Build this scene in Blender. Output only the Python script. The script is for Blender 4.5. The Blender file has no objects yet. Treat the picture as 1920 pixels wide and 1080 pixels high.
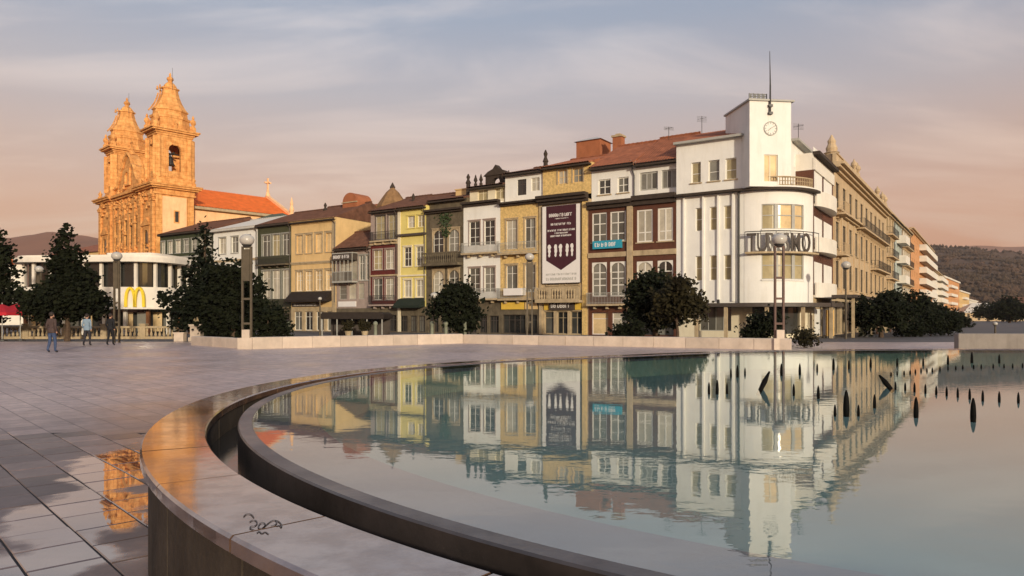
import bpy, bmesh, math, random
from mathutils import Vector, Matrix
from math import radians, sin, cos, pi, atan2, sqrt
random.seed(7)
scene = bpy.context.scene
col = scene.collection

# ---------------------------------------------------------------- camera
F, HX, HY, CZ = 1360.0, 960.0, 595.0, 1.55      # focal length (px of a 1920 wide frame), horizon, eye height
cam_d = bpy.data.cameras.new('camera')
cam = bpy.data.objects.new('camera', cam_d); col.objects.link(cam)
cam.location = (0, 0, CZ); cam.rotation_euler = (radians(90), 0, 0)
cam_d.sensor_width = 36.0; cam_d.lens = 36.0 * F / 1920.0
cam_d.shift_y = (HY - 540.0) / 1920.0
cam_d.clip_start = 0.05; cam_d.clip_end = 20000
scene.camera = cam

# ---------------------------------------------------------------- sky and sun
SUN_EL = 11.0
SUN_AZ = (0.36, -0.933)                              # horizontal direction towards the sun
world = bpy.data.worlds.new('World'); scene.world = world; world.use_nodes = True
wn, wl = world.node_tree.nodes, world.node_tree.links
for n in list(wn): wn.remove(n)
def N(t, **k):
    n = wn.new(t)
    for a, b in k.items(): setattr(n, a, b)
    return n
def wm(op, a, b=None, c=None, clamp=False):
    n = N('ShaderNodeMath', operation=op); n.use_clamp = clamp
    for i, v in enumerate((a, b, c)):
        if v is None: continue
        if isinstance(v, (int, float)): n.inputs[i].default_value = v
        else: wl.new(v, n.inputs[i])
    return n.outputs[0]
sky = N('ShaderNodeTexSky', sky_type='NISHITA'); sky.sun_disc = False
sky.sun_elevation = radians(SUN_EL); sky.sun_rotation = atan2(SUN_AZ[0], SUN_AZ[1])
sky.air_density = 1.3; sky.dust_density = 3.0; sky.ozone_density = 1.5
tc = N('ShaderNodeTexCoord'); sep = N('ShaderNodeSeparateXYZ'); wl.new(tc.outputs['Generated'], sep.inputs[0])
elev = wm('MAXIMUM', sep.outputs[2], 0.0)
ramp = N('ShaderNodeValToRGB'); wl.new(elev, ramp.inputs[0])
cr = ramp.color_ramp
SKY = [(0.00, (.47,.175,.105)), (0.07, (.56,.205,.115)), (0.14, (.58,.265,.165)), (0.21, (.52,.310,.240)),
       (0.285, (.43,.345,.345)), (0.38, (.29,.305,.38)), (0.55, (.22,.27,.39)), (1.0, (.18,.25,.40))]
cr.elements[0].position, cr.elements[0].color = SKY[0][0], (*SKY[0][1], 1)
cr.elements[1].position, cr.elements[1].color = SKY[-1][0], (*SKY[-1][1], 1)
for p, c in SKY[1:-1]:
    e = cr.elements.new(p); e.color = (*c, 1)
# thin streaky cloud: noise on the direction, flattened towards the horizon
den = wm('ADD', elev, 0.16)
cx = wm('DIVIDE', sep.outputs[0], den); cy = wm('DIVIDE', sep.outputs[1], den)
comb = N('ShaderNodeCombineXYZ'); wl.new(cx, comb.inputs[0]); wl.new(cy, comb.inputs[1])
mp = N('ShaderNodeMapping'); mp.inputs['Rotation'].default_value = (0, 0, radians(28)); mp.inputs['Scale'].default_value = (0.55, 1.5, 1)
mp.inputs['Location'].default_value = (1.3, 0.4, 0)
wl.new(comb.outputs[0], mp.inputs[0])
nz = N('ShaderNodeTexNoise'); nz.inputs['Scale'].default_value = 1.5; nz.inputs['Detail'].default_value = 8; nz.inputs['Roughness'].default_value = .55; nz.inputs['Distortion'].default_value = .6
wl.new(mp.outputs[0], nz.inputs['Vector'])
cm = N('ShaderNodeMapRange'); cm.interpolation_type = 'SMOOTHSTEP'
wl.new(nz.outputs['Fac'], cm.inputs[0]); cm.inputs[1].default_value = .42; cm.inputs[2].default_value = .70; cm.inputs[3].default_value = 0; cm.inputs[4].default_value = .75
cramp = N('ShaderNodeValToRGB'); wl.new(elev, cramp.inputs[0])
cramp.color_ramp.elements[0].position = 0; cramp.color_ramp.elements[0].color = (.56,.26,.18,1)
cramp.color_ramp.elements[1].position = .36; cramp.color_ramp.elements[1].color = (.66,.57,.55,1)
e = cramp.color_ramp.elements.new(.2); e.color = (.72,.48,.37,1)
mixc = N('ShaderNodeMixRGB'); wl.new(cm.outputs[0], mixc.inputs[0]); wl.new(ramp.outputs[0], mixc.inputs[1]); wl.new(cramp.outputs[0], mixc.inputs[2])
bg1 = N('ShaderNodeBackground'); wl.new(mixc.outputs[0], bg1.inputs[0]); bg1.inputs[1].default_value = 0.92
bg2 = N('ShaderNodeBackground'); wl.new(sky.outputs[0], bg2.inputs[0]); bg2.inputs[1].default_value = 0.055
add = N('ShaderNodeAddShader'); wl.new(bg1.outputs[0], add.inputs[0]); wl.new(bg2.outputs[0], add.inputs[1])
wo = N('ShaderNodeOutputWorld'); wl.new(add.outputs[0], wo.inputs[0])

sun_d = bpy.data.lights.new('sun', 'SUN'); sun = bpy.data.objects.new('sun', sun_d); col.objects.link(sun)
sun_d.energy = 3.2; sun_d.angle = radians(2.0); sun_d.color = (1.0, 0.88, 0.69)
ce = cos(radians(SUN_EL))
sun.rotation_euler = Vector((-SUN_AZ[0]*ce, -SUN_AZ[1]*ce, -sin(radians(SUN_EL)))).to_track_quat('-Z', 'Y').to_euler()
sun.location = (60, -80, 60)

scene.cycles.blur_glossy = 1.0; scene.cycles.caustics_reflective = False; scene.cycles.caustics_refractive = False
vs = scene.view_settings
vs.view_transform = 'Standard'; vs.look = 'None'; vs.gamma = 1; vs.use_curve_mapping = False; vs.exposure = 0.0

# ---------------------------------------------------------------- helpers
def tag(o, label=None, cat=None, group=None, kind=None):
    if label: o['label'] = label
    if cat: o['category'] = cat
    if group: o['group'] = group
    if kind: o['kind'] = kind
    return o
def thing(name, label, cat, loc=(0, 0, 0), rz=0.0, group=None):
    o = bpy.data.objects.new(name, None); col.objects.link(o)
    o.empty_display_size = .3
    o.location = loc; o.rotation_euler = (0, 0, rz)
    return tag(o, label, cat, group)
def copy_tree(o, parent=None):
    c = o.copy(); col.objects.link(c)
    if parent is not None: c.parent = parent
    for ch in KIDS.get(o.name, []): copy_tree(ch, c)
    return c
KIDS = {}
class MB:
    def __init__(s, M=None): s.v = []; s.f = []; s.M = M
    def add(s, vs_, fs):
        b = len(s.v)
        if s.M is not None: vs_ = [tuple(s.M @ Vector(p)) for p in vs_]
        s.v += [tuple(p) for p in vs_]; s.f += [tuple(b+i for i in f) for f in fs]
    def box(s, x0, x1, y0, y1, z0, z1):
        s.add([(x0,y0,z0),(x1,y0,z0),(x1,y1,z0),(x0,y1,z0),(x0,y0,z1),(x1,y0,z1),(x1,y1,z1),(x0,y1,z1)],
              [(0,3,2,1),(4,5,6,7),(0,1,5,4),(1,2,6,5),(2,3,7,6),(3,0,4,7)])
    def quad(s, a, b, c, d): s.add([a, b, c, d], [(0, 1, 2, 3)])
    def prism(s, poly, z0, z1):                     # polygon in xy, counter-clockwise
        n = len(poly)
        s.add([(x, y, z0) for x, y in poly] + [(x, y, z1) for x, y in poly],
              [tuple(range(n-1, -1, -1)), tuple(range(n, 2*n))] + [(i, (i+1) % n, n+(i+1) % n, n+i) for i in range(n)])
    def prism_xz(s, poly, y0, y1):                  # polygon in xz, extruded in y
        n = len(poly)
        s.add([(x, y0, z) for x, z in poly] + [(x, y1, z) for x, z in poly],
              [tuple(range(n)), tuple(range(2*n-1, n-1, -1))] + [((i+1) % n, i, n+i, n+(i+1) % n) for i in range(n)])
    def tube(s, p0, p1, r0, r1=None, n=8):
        r1 = r0 if r1 is None else r1
        p0, p1 = Vector(p0), Vector(p1); d = (p1-p0).normalized()
        a = d.orthogonal().normalized(); b = d.cross(a)
        vs_ = []
        for p, r in ((p0, r0), (p1, r1)):
            for i in range(n):
                t = 2*pi*i/n; vs_.append(tuple(p + a*(r*cos(t)) + b*(r*sin(t))))
        s.add(vs_, [(i, (i+1) % n, n+(i+1) % n, n+i) for i in range(n)] + [tuple(range(n-1, -1, -1)), tuple(range(n, 2*n))])
    def path(s, pts, r, n=6):
        for a, b in zip(pts, pts[1:]): s.tube(a, b, r, r, n)
    def lathe(s, prof, n=16, c=(0, 0, 0), rot=0.0, sq=1.0):
        vs_ = []; fs = []
        for r, z in prof:
            for i in range(n):
                t = 2*pi*i/n + rot; vs_.append((c[0]+r*cos(t), c[1]+r*sin(t)*sq, c[2]+z))
        for k in range(len(prof)-1):
            for i in range(n):
                j = (i+1) % n; fs.append((k*n+i, k*n+j, (k+1)*n+j, (k+1)*n+i))
        fs.append(tuple(range(n-1, -1, -1))); m = (len(prof)-1)*n; fs.append(tuple(m+i for i in range(n)))
        s.add(vs_, fs)
    def ball(s, c, r, n=10, m=6, sz=1.0):
        s.lathe([(max(r*sin(pi*k/m), r*.02), -r*sz*cos(pi*k/m)) for k in range(m+1)], n, c)
    def arch(s, x0, x1, z0, z1, a0, a1, zs, y0, y1, n=8, zb=None, rise=None):   # panel with an arched hole a0..a1, springing at zs
        zb = z0 if zb is None else zb
        R = (a1-a0)/2; c = (a0+a1)/2; rise = R if rise is None else rise
        if a0-x0 > 1e-4: s.box(x0, a0, y0, y1, z0, z1)
        if x1-a1 > 1e-4: s.box(a1, x1, y0, y1, z0, z1)
        if zb-z0 > 1e-4: s.box(a0, a1, y0, y1, z0, zb)
        pts = [(c-R*cos(pi*i/n), zs+rise*sin(pi*i/n)) for i in range(n+1)]
        for (xa, za), (xb, zb_) in zip(pts, pts[1:]):
            s.prism_xz([(xa, za), (xb, zb_), (xb, z1), (xa, z1)], y0, y1)
    def mesh(s, name, smooth=False):
        me = bpy.data.meshes.new(name); me.from_pydata(s.v, [], s.f); me.update()
        if smooth: me.polygons.foreach_set('use_smooth', [True]*len(me.polygons))
        return me
    def build(s, name, mat, parent=None, smooth=False, loc=None, rz=None):
        me = s.mesh(name, smooth); me.materials.append(mat)
        return put(name, me, parent, loc, rz)
def put(name, me, parent=None, loc=None, rz=None):
    o = bpy.data.objects.new(name, me); col.objects.link(o)
    if parent is not None:
        o.parent = parent; KIDS.setdefault(parent.name, []).append(o)
    if loc is not None: o.location = loc
    if rz is not None: o.rotation_euler = (0, 0, rz)
    return o

# ---------------------------------------------------------------- materials
def mat(name, c, rough=.75, var=.14, scale=1.2, bump=.25, bscale=22, spec=.3, metal=0.0, streak=0.0, stain=(.35,.30,.24), c2=None, coat=0.0, rand=0.0, course=False):
    m = bpy.data.materials.new(name); m.use_nodes = True
    nt = m.node_tree; nn, ll = nt.nodes, nt.links; b = nn['Principled BSDF']
    b.inputs['Roughness'].default_value = rough; b.inputs['Metallic'].default_value = metal
    b.inputs['Specular IOR Level'].default_value = spec
    b.inputs['Coat Weight'].default_value = coat; b.inputs['Coat Roughness'].default_value = .08
    g = nn.new('ShaderNodeNewGeometry')
    n1 = nn.new('ShaderNodeTexNoise'); n1.inputs['Scale'].default_value = scale; n1.inputs['Detail'].default_value = 6; n1.inputs['Roughness'].default_value = .65
    ll.new(g.outputs['Position'], n1.inputs['Vector'])
    mr = nn.new('ShaderNodeMapRange'); mr.inputs[1].default_value = .3; mr.inputs[2].default_value = .7
    ll.new(n1.outputs['Fac'], mr.inputs[0])
    mx = nn.new('ShaderNodeMixRGB'); ll.new(mr.outputs[0], mx.inputs[0])
    lo = c2 if c2 else tuple(max(0, x*(1-var)) for x in c); hi = c if c2 else tuple(min(1, x*(1+var)) for x in c)
    mx.inputs[1].default_value = (*lo, 1); mx.inputs[2].default_value = (*hi, 1)
    out = mx.outputs[0]
    if streak > 0:
        mp_ = nn.new('ShaderNodeMapping'); mp_.inputs['Scale'].default_value = (1.7, 1.7, .22); ll.new(g.outputs['Position'], mp_.inputs[0])
        n2 = nn.new('ShaderNodeTexNoise'); n2.inputs['Scale'].default_value = 1.3; n2.inputs['Detail'].default_value = 7; n2.inputs['Roughness'].default_value = .7
        ll.new(mp_.outputs[0], n2.inputs['Vector'])
        m2 = nn.new('ShaderNodeMapRange'); m2.inputs[1].default_value = .5; m2.inputs[2].default_value = .78; m2.inputs[4].default_value = streak
        ll.new(n2.outputs['Fac'], m2.inputs[0])
        mx2 = nn.new('ShaderNodeMixRGB'); mx2.blend_type = 'MULTIPLY'; ll.new(m2.outputs[0], mx2.inputs[0]); ll.new(out, mx2.inputs[1]); mx2.inputs[2].default_value = (*stain, 1)
        out = mx2.outputs[0]
    if course:                                          # ashlar courses
        sp_ = nn.new('ShaderNodeSeparateXYZ'); ll.new(g.outputs['Position'], sp_.inputs[0])
        ad = nn.new('ShaderNodeMath'); ad.operation = 'ADD'; ll.new(sp_.outputs[0], ad.inputs[0]); ll.new(sp_.outputs[1], ad.inputs[1])
        cb_ = nn.new('ShaderNodeCombineXYZ'); ll.new(ad.outputs[0], cb_.inputs[0]); ll.new(sp_.outputs[2], cb_.inputs[1])
        br = nn.new('ShaderNodeTexBrick'); br.inputs['Scale'].default_value = 1; br.inputs['Brick Width'].default_value = 1.2; br.inputs['Row Height'].default_value = .55; br.inputs['Mortar Size'].default_value = .035
        br.inputs['Color1'].default_value = (1, 1, 1, 1); br.inputs['Color2'].default_value = (.78, .74, .70, 1); br.inputs['Mortar'].default_value = (.42, .34, .28, 1); ll.new(cb_.outputs[0], br.inputs['Vector'])
        mxb = nn.new('ShaderNodeMixRGB'); mxb.blend_type = 'MULTIPLY'; mxb.inputs[0].default_value = .42; ll.new(out, mxb.inputs[1]); ll.new(br.outputs['Color'], mxb.inputs[2]); out = mxb.outputs[0]
    if rand > 0:
        oi = nn.new('ShaderNodeObjectInfo'); m3 = nn.new('ShaderNodeMapRange'); m3.inputs[3].default_value = 1-rand; m3.inputs[4].default_value = 1+rand
        ll.new(oi.outputs['Random'], m3.inputs[0])
        mx3 = nn.new('ShaderNodeMixRGB'); mx3.blend_type = 'MULTIPLY'; mx3.inputs[0].default_value = 1; ll.new(out, mx3.inputs[1]); ll.new(m3.outputs[0], mx3.inputs[2])
        out = mx3.outputs[0]
    ll.new(out, b.inputs['Base Color'])
    if bump > 0:
        n3 = nn.new('ShaderNodeTexNoise'); n3.inputs['Scale'].default_value = bscale; n3.inputs['Detail'].default_value = 4
        ll.new(g.outputs['Position'], n3.inputs['Vector'])
        bp = nn.new('ShaderNodeBump'); bp.inputs['Strength'].default_value = bump; bp.inputs['Distance'].default_value = .02
        ll.new(n3.outputs['Fac'], bp.inputs['Height']); ll.new(bp.outputs[0], b.inputs['Normal'])
    return m
m_white = mat('white_render', (.80,.78,.72), .85, .05, .8, .15, 30, .2, streak=.32, stain=(.62,.57,.48))
m_cream = mat('cream_render', (.74,.66,.48), .85, .07, .8, .15, 30, .2, streak=.25, stain=(.6,.5,.38))
m_peach = mat('peach_render', (.68,.47,.22), .85, .1, .8, .15, 30, .2, streak=.35, stain=(.6,.48,.35))
m_yellow = mat('yellow_render', (.72,.60,.20), .85, .08, .8, .15, 30, .2, streak=.25, stain=(.65,.55,.35))
m_ochre = mat('ochre_tile_wall', (.66,.46,.18), .55, .3, 5, .3, 18, .4, streak=.3, stain=(.6,.5,.35))
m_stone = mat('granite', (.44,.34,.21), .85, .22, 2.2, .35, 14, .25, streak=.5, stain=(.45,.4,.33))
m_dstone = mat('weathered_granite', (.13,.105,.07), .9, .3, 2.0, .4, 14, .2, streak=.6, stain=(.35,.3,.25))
m_olive = mat('olive_tile_wall', (.065,.066,.032), .6, .2, 4, .25, 20, .35, streak=.4)
m_green = mat('dark_green_wall', (.05,.06,.03), .7, .2, 3, .25, 20, .3, streak=.4)
m_maroon = mat('maroon_tile_wall', (.115,.02,.016), .5, .2, 4, .25, 20, .4, streak=.3)
m_brown = mat('brown_tile_wall', (.105,.038,.02), .5, .2, 4, .25, 20, .4, streak=.25)
m_mauve = mat('mauve_render', (.36,.28,.24), .8, .12, 2, .2, 20, .25, streak=.4)
m_trimw = mat('white_painted_wood', (.74,.71,.63), .5, .06, 3, .08, 30, .4)
m_trimg = mat('grey_painted_wood', (.38,.37,.33), .55, .1, 3, .08, 30, .4)
m_trimd = mat('dark_painted_wood', (.07,.055,.045), .5, .15, 3, .08, 30, .4)
m_wood = mat('brown_wood', (.20,.085,.035), .5, .2, 3, .15, 25, .4)
m_iron = mat('dark_iron', (.035,.032,.03), .45, .2, 4, .1, 40, .5)
m_cornice = mat('dark_cornice', (.05,.036,.027), .8, .25, 3, .3, 20, .25)
m_roof = mat('clay_tile_roof', (.30,.105,.05), .8, .35, 1.6, .4, 9, .25, streak=.35, stain=(.4,.35,.3), rand=.12)
m_droof = mat('dark_tile_roof', (.14,.065,.04), .85, .35, 1.6, .4, 9, .2, streak=.4)
m_oroof = mat('orange_tile_roof', (.78,.17,.03), .8, .2, 1.2, .4, 9, .2, streak=.15)
m_zinc = mat('pale_metal_roof', (.55,.52,.47), .5, .1, 2, .1, 20, .4)
m_church = mat('carved_granite_sunset_tint', (.96,.51,.18), .9, .3, 1.4, .8, 5, .2, c2=(.60,.25,.07), streak=.7, stain=(.34,.22,.14), course=True)  # the low sun's orange is put into the granite's base colour
m_churchw = mat('church_render_sunset_tint', (.92,.55,.29), .9, .12, .9, .3, 8, .2, streak=.4, stain=(.6,.48,.36))  # whitish plaster with the same sunset orange mixed into its colour
def glass(name, c, rough=.06, rand=.5, spec=.6):
    return mat(name, c, rough, .25, .9, .03, 1.3, spec, rand=rand)
g_dark = glass('window_glass_dark', (.035,.035,.032))
g_grey = glass('window_glass_grey', (.16,.155,.13), .08)
g_pale = glass('window_glass_over_pale_curtain', (.46,.42,.33), .12, .25)
g_blind = glass('window_glass_over_beige_blind', (.36,.30,.17), .2, .15, .4)
g_warm = glass('window_glass_over_warm_curtain', (.62,.46,.25), .15, .15, .4)
m_black = mat('black_metal', (.012,.012,.012), .35, .2, 4, .05, 30, .5)
m_print_w = mat('white_print', (.78,.74,.70), .6, .03, 3, 0)
m_print_m = mat('aubergine_print', (.060,.016,.024), .6, .1, 3, 0)
m_print_b = mat('blue_print', (.03,.30,.42), .5, .1, 3, 0)
m_globe = mat('opal_lamp_glass', (.46,.43,.38), .25, .04, 3, 0, spec=.5)
# ---------------------------------------------------------------- ground, plaza
def stone_wet(name, brick):
    m = bpy.data.materials.new(name); m.use_nodes = True
    nt = m.node_tree; nn, ll = nt.nodes, nt.links; b = nn['Principled BSDF']
    def mt(op, a, bb=None, cl=False):
        n = nn.new('ShaderNodeMath'); n.operation = op; n.use_clamp = cl
        for i, v in enumerate((a, bb)):
            if v is None: continue
            if isinstance(v, (int, float)): n.inputs[i].default_value = v
            else: ll.new(v, n.inputs[i])
        return n.outputs[0]
    g = nn.new('ShaderNodeNewGeometry'); pos = g.outputs['Position']
    sp = nn.new('ShaderNodeSeparateXYZ'); ll.new(pos, sp.inputs[0])
    def noise(sc, det=5, r=.6, vec=None):
        n = nn.new('ShaderNodeTexNoise'); n.inputs['Scale'].default_value = sc; n.inputs['Detail'].default_value = det; n.inputs['Roughness'].default_value = r
        ll.new(vec if vec is not None else pos, n.inputs['Vector']); return n.outputs['Fac']
    base = nn.new('ShaderNodeMixRGB'); ll.new(noise(1.1, 7, .7), base.inputs[0])
    base.inputs[1].default_value = (.54,.395,.345,1); base.inputs[2].default_value = (.88,.685,.60,1)
    mot = nn.new('ShaderNodeMapRange'); ll.new(noise(4.3, 8, .75), mot.inputs[0]); mot.inputs[1].default_value = .35; mot.inputs[2].default_value = .65; mot.inputs[3].default_value = .62; mot.inputs[4].default_value = 1.08
    mm = nn.new('ShaderNodeMixRGB'); mm.blend_type = 'MULTIPLY'; mm.inputs[0].default_value = 1; ll.new(base.outputs[0], mm.inputs[1]); ll.new(mot.outputs[0], mm.inputs[2])
    out = mm.outputs[0]
    oi = nn.new('ShaderNodeObjectInfo')
    if brick:
        mp_ = nn.new('ShaderNodeMapping'); mp_.inputs['Rotation'].default_value = (0, 0, radians(47)); ll.new(pos, mp_.inputs[0])
        br = nn.new('ShaderNodeTexBrick'); ll.new(mp_.outputs[0], br.inputs['Vector'])
        br.inputs['Scale'].default_value = 1; br.inputs['Brick Width'].default_value = .46; br.inputs['Row Height'].default_value = .42
        br.inputs['Mortar Size'].default_value = .010; br.inputs['Color1'].default_value = (1,1,1,1); br.inputs['Color2'].default_value = (.72,.72,.74,1); br.inputs['Mortar'].default_value = (.2,.19,.18,1)
        mx = nn.new('ShaderNodeMixRGB'); mx.blend_type = 'MULTIPLY'; mx.inputs[0].default_value = .85; ll.new(out, mx.inputs[1]); ll.new(br.outputs['Color'], mx.inputs[2]); out = mx.outputs[0]
    else:
        m3 = nn.new('ShaderNodeMapRange'); m3.inputs[3].default_value = .36; m3.inputs[4].default_value = 1.25; ll.new(oi.outputs['Random'], m3.inputs[0])
        mx = nn.new('ShaderNodeMixRGB'); mx.blend_type = 'MULTIPLY'; mx.inputs[0].default_value = 1; ll.new(out, mx.inputs[1]); ll.new(m3.outputs[0], mx.inputs[2]); out = mx.outputs[0]
    # wetness: patches everywhere, standing water along the foot of the basin wall
    dx = mt('ADD', sp.outputs[0], 3.55); dy = mt('SUBTRACT', sp.outputs[1], 6.2)
    dist = mt('ABSOLUTE', mt('ADD', mt('MULTIPLY', dx, .93), mt('MULTIPLY', dy, .36)))
    al = mt('MAXIMUM', mt('SUBTRACT', mt('ABSOLUTE', mt('ADD', mt('MULTIPLY', dx, -.36), mt('MULTIPLY', dy, .93))), 1.9), 0)
    pud = mt('SUBTRACT', mt('ADD', mt('MULTIPLY', noise(1.15, 3, .5), 1.9), -.22), mt('ADD', mt('MULTIPLY', dist, 1.0), al))
    if not brick: pud = mt('ADD', mt('ADD', pud, mt('MULTIPLY', noise(9, 4, .6), .22)), mt('SUBTRACT', mt('MULTIPLY', oi.outputs['Random'], .34), .24))
    pm = nn.new('ShaderNodeMapRange'); pm.interpolation_type = 'SMOOTHSTEP'; ll.new(pud, pm.inputs[0]); pm.inputs[1].default_value = .22; pm.inputs[2].default_value = .48
    wet = nn.new('ShaderNodeMapRange'); ll.new(noise(.28, 4, .55), wet.inputs[0]); wet.inputs[1].default_value = .36; wet.inputs[2].default_value = .62
    damp = nn.new('ShaderNodeMapRange'); damp.interpolation_type = 'SMOOTHSTEP'; ll.new(pud, damp.inputs[0]); damp.inputs[1].default_value = -8.5; damp.inputs[2].default_value = .0; damp.inputs[4].default_value = .9
    rough = nn.new('ShaderNodeMixRGB'); ll.new(wet.outputs[0], rough.inputs[0]); rough.inputs[1].default_value = (.46,.46,.46,1); rough.inputs[2].default_value = (.28,.28,.28,1)
    r2 = nn.new('ShaderNodeMixRGB'); ll.new(pm.outputs[0], r2.inputs[0]); ll.new(rough.outputs[0], r2.inputs[1]); r2.inputs[2].default_value = (.02,.02,.02,1)
    ll.new(r2.outputs[0], b.inputs['Roughness'])
    wt = mt('MAXIMUM', damp.outputs[0], pm.outputs[0])
    dk = nn.new('ShaderNodeMixRGB'); dk.blend_type = 'MULTIPLY'; ll.new(wt, dk.inputs[0]); ll.new(out, dk.inputs[1]); dk.inputs[2].default_value = (.22,.20,.21,1)
    ll.new(dk.outputs[0], b.inputs['Base Color'])
    b.inputs['Specular IOR Level'].default_value = .65
    ll.new(pm.outputs[0], b.inputs['Coat Weight']); b.inputs['Coat Roughness'].default_value = .015; b.inputs['Coat IOR'].default_value = 1.8
    bp = nn.new('ShaderNodeBump'); bp.inputs['Distance'].default_value = .012
    hb = mt('ADD', noise(38, 4), mt('MULTIPLY', noise(3.2, 3), 1.5))
    ll.new(hb, bp.inputs['Height']); ll.new(mt('MULTIPLY', mt('SUBTRACT', 1.0, pm.outputs[0]), .14), bp.inputs['Strength'])
    ll.new(bp.outputs[0], b.inputs['Normal'])
    return m
m_paveB = stone_wet('plaza_paving_stone', True)
m_pave = stone_wet('paving_slab_stone', False)
m_asph = mat('asphalt_and_setts', (.10,.09,.085), .7, .25, .4, .3, 20, .4)
m_joint = mat('dark_paving_joint', (.035,.03,.028), .7, .2, 3, .2, 20, .3)

def sheet(name, poly, z, m, kind='structure', parent=None):
    b_ = MB(); b_.add([(x, y, z) for x, y in poly], [tuple(range(len(poly)))])
    o = b_.build(name, m, parent)
    if kind and parent is None: o['kind'] = kind
    return o
sheet('ground', [(-6000, -1500), (6000, -1500), (6000, 9000), (-6000, 9000)], 0, m_asph)
plaza = sheet('plaza_paving', [(-70, -30), (60, -30), (60, 44.5), (-70, 47)], .004, m_paveB)

# ---------------------------------------------------------------- the fountain basin
ZW = 0.75
WPX = [(1100,1041),(848,978),(685,909),(538,864),(488,823),(479,795),(490,766),(534,738),(644,709),(807,691),(1100,673),(1400,660.5),(1600,657.3),(1920,656.5)]
W = [((x-HX)*(CZ-ZW)/(y-HY), F*(CZ-ZW)/(y-HY)) for x, y in WPX]
CCX, CCY, CR = 4.45, 7.80, 6.82                      # the near side is an arc of a circle
W = [(CCX+CR*cos(radians(a)), CCY+CR*sin(radians(a))) for a in range(262, 116, -6)]+W[10:]
W += [(17.5,16.8),(21.2,13.6),(22,9.8),(19.5,5.8),(15.2,3.2),(10.5,1.5),(6.6,.95)]
W.reverse()                                         # counter-clockwise
W.reverse()
def catmull(P, n=14):
    out = []; L = len(P)
    for i in range(L):
        p0, p1, p2, p3 = (Vector(P[(i+k-1) % L]) for k in range(4))
        for j in range(n):
            t = j/n
            out.append(.5*((2*p1)+(p2-p0)*t+(2*p0-5*p1+4*p2-p3)*t*t+(3*p1-p0-3*p2+p3)*t**3))
    return out
def resample(P, step):
    L = len(P); acc = [0]
    for i in range(L): acc.append(acc[-1]+(P[(i+1) % L]-P[i]).length)
    tot = acc[-1]; n = int(tot/step); out = []; k = 0
    for j in range(n):
        s_ = tot*j/n
        while acc[k+1] < s_: k += 1
        t = (s_-acc[k])/(acc[k+1]-acc[k]); out.append(P[k].lerp(P[(k+1) % L], t))
    return out, tot
loop, PER = resample(catmull(W), .06)
for _ in range(30):                                 # relax small kinks
    loop = [(loop[i-1]+loop[i]*2+loop[(i+1) % len(loop)])/4 for i in range(len(loop))]
NL = len(loop)
area = sum(loop[i].x*loop[(i+1) % NL].y-loop[(i+1) % NL].x*loop[i].y for i in range(NL))
sg = 1 if area > 0 else -1
nrm = []
for i in range(NL):
    d = (loop[(i+3) % NL]-loop[i-3]).normalized(); nrm.append(Vector((d.y, -d.x))*sg)
def off(i, o): p = loop[i % NL]+nrm[i % NL]*o; return (p.x, p.y)
def sweep(mb, prof, i0, i1, st=2):
    idx = list(range(i0, i1, st))+[i1]; n = len(prof); vs_ = []; fs = []
    for i in idx: vs_ += [(*off(i, o), z) for o, z in prof]
    for k in range(len(idx)-1):
        for j in range(n):
            q = (k*n+j, k*n+(j+1) % n, (k+1)*n+(j+1) % n, (k+1)*n+j); fs.append(q if sg > 0 else q[::-1])
    fs.append(tuple(range(n))); fs.append(tuple((len(idx)-1)*n+j for j in range(n-1, -1, -1)))
    mb.add(vs_, fs)
def wet_mat(name, c1, c2, r0, r1, spec=.6, coat=.6, bump=.12, ws=1.3):
    m = mat(name, c1, .4, .2, 2.5, bump, 30, spec, c2=c2, coat=coat, rand=.10)
    nn, ll = m.node_tree.nodes, m.node_tree.links; b = nn['Principled BSDF']
    g = nn.new('ShaderNodeNewGeometry'); n = nn.new('ShaderNodeTexNoise'); n.inputs['Scale'].default_value = ws; n.inputs['Detail'].default_value = 5
    ll.new(g.outputs['Position'], n.inputs['Vector']); mr = nn.new('ShaderNodeMapRange'); mr.inputs[1].default_value = .38; mr.inputs[2].default_value = .62; mr.inputs[3].default_value = r0; mr.inputs[4].default_value = r1
    ll.new(n.outputs['Fac'], mr.inputs[0]); ll.new(mr.outputs[0], b.inputs['Roughness']); b.inputs['Coat Roughness'].default_value = .05
    n4 = nn.new('ShaderNodeTexNoise'); n4.inputs['Scale'].default_value = 4.5; n4.inputs['Detail'].default_value = 6; n4.inputs['Roughness'].default_value = .7; ll.new(g.outputs['Position'], n4.inputs['Vector'])
    m4 = nn.new('ShaderNodeMapRange'); m4.inputs[1].default_value = .40; m4.inputs[2].default_value = .58; m4.inputs[3].default_value = coat*.55; m4.inputs[4].default_value = coat
    ll.new(n4.outputs['Fac'], m4.inputs[0]); ll.new(m4.outputs[0], b.inputs['Coat Weight'])
    bc = nn.new('ShaderNodeBump'); bc.inputs['Strength'].default_value = .10; bc.inputs['Distance'].default_value = .01; ll.new(n4.outputs['Fac'], bc.inputs['Height']); ll.new(bc.outputs[0], b.inputs['Coat Normal'])
    return m
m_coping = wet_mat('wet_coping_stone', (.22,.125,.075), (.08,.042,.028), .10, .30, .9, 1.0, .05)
m_coping.node_tree.nodes['Principled BSDF'].inputs['Coat IOR'].default_value = 3.0; m_coping.node_tree.nodes['Principled BSDF'].inputs['Coat Roughness'].default_value = .05
m_rim = wet_mat('wet_dark_rim_stone', (.055,.042,.038), (.022,.018,.016), .3, .5, .5, .5, .1)
m_rim.node_tree.nodes['Principled BSDF'].inputs['Coat IOR'].default_value = 1.8; m_rim.node_tree.nodes['Principled BSDF'].inputs['Coat Roughness'].default_value = .25
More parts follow.
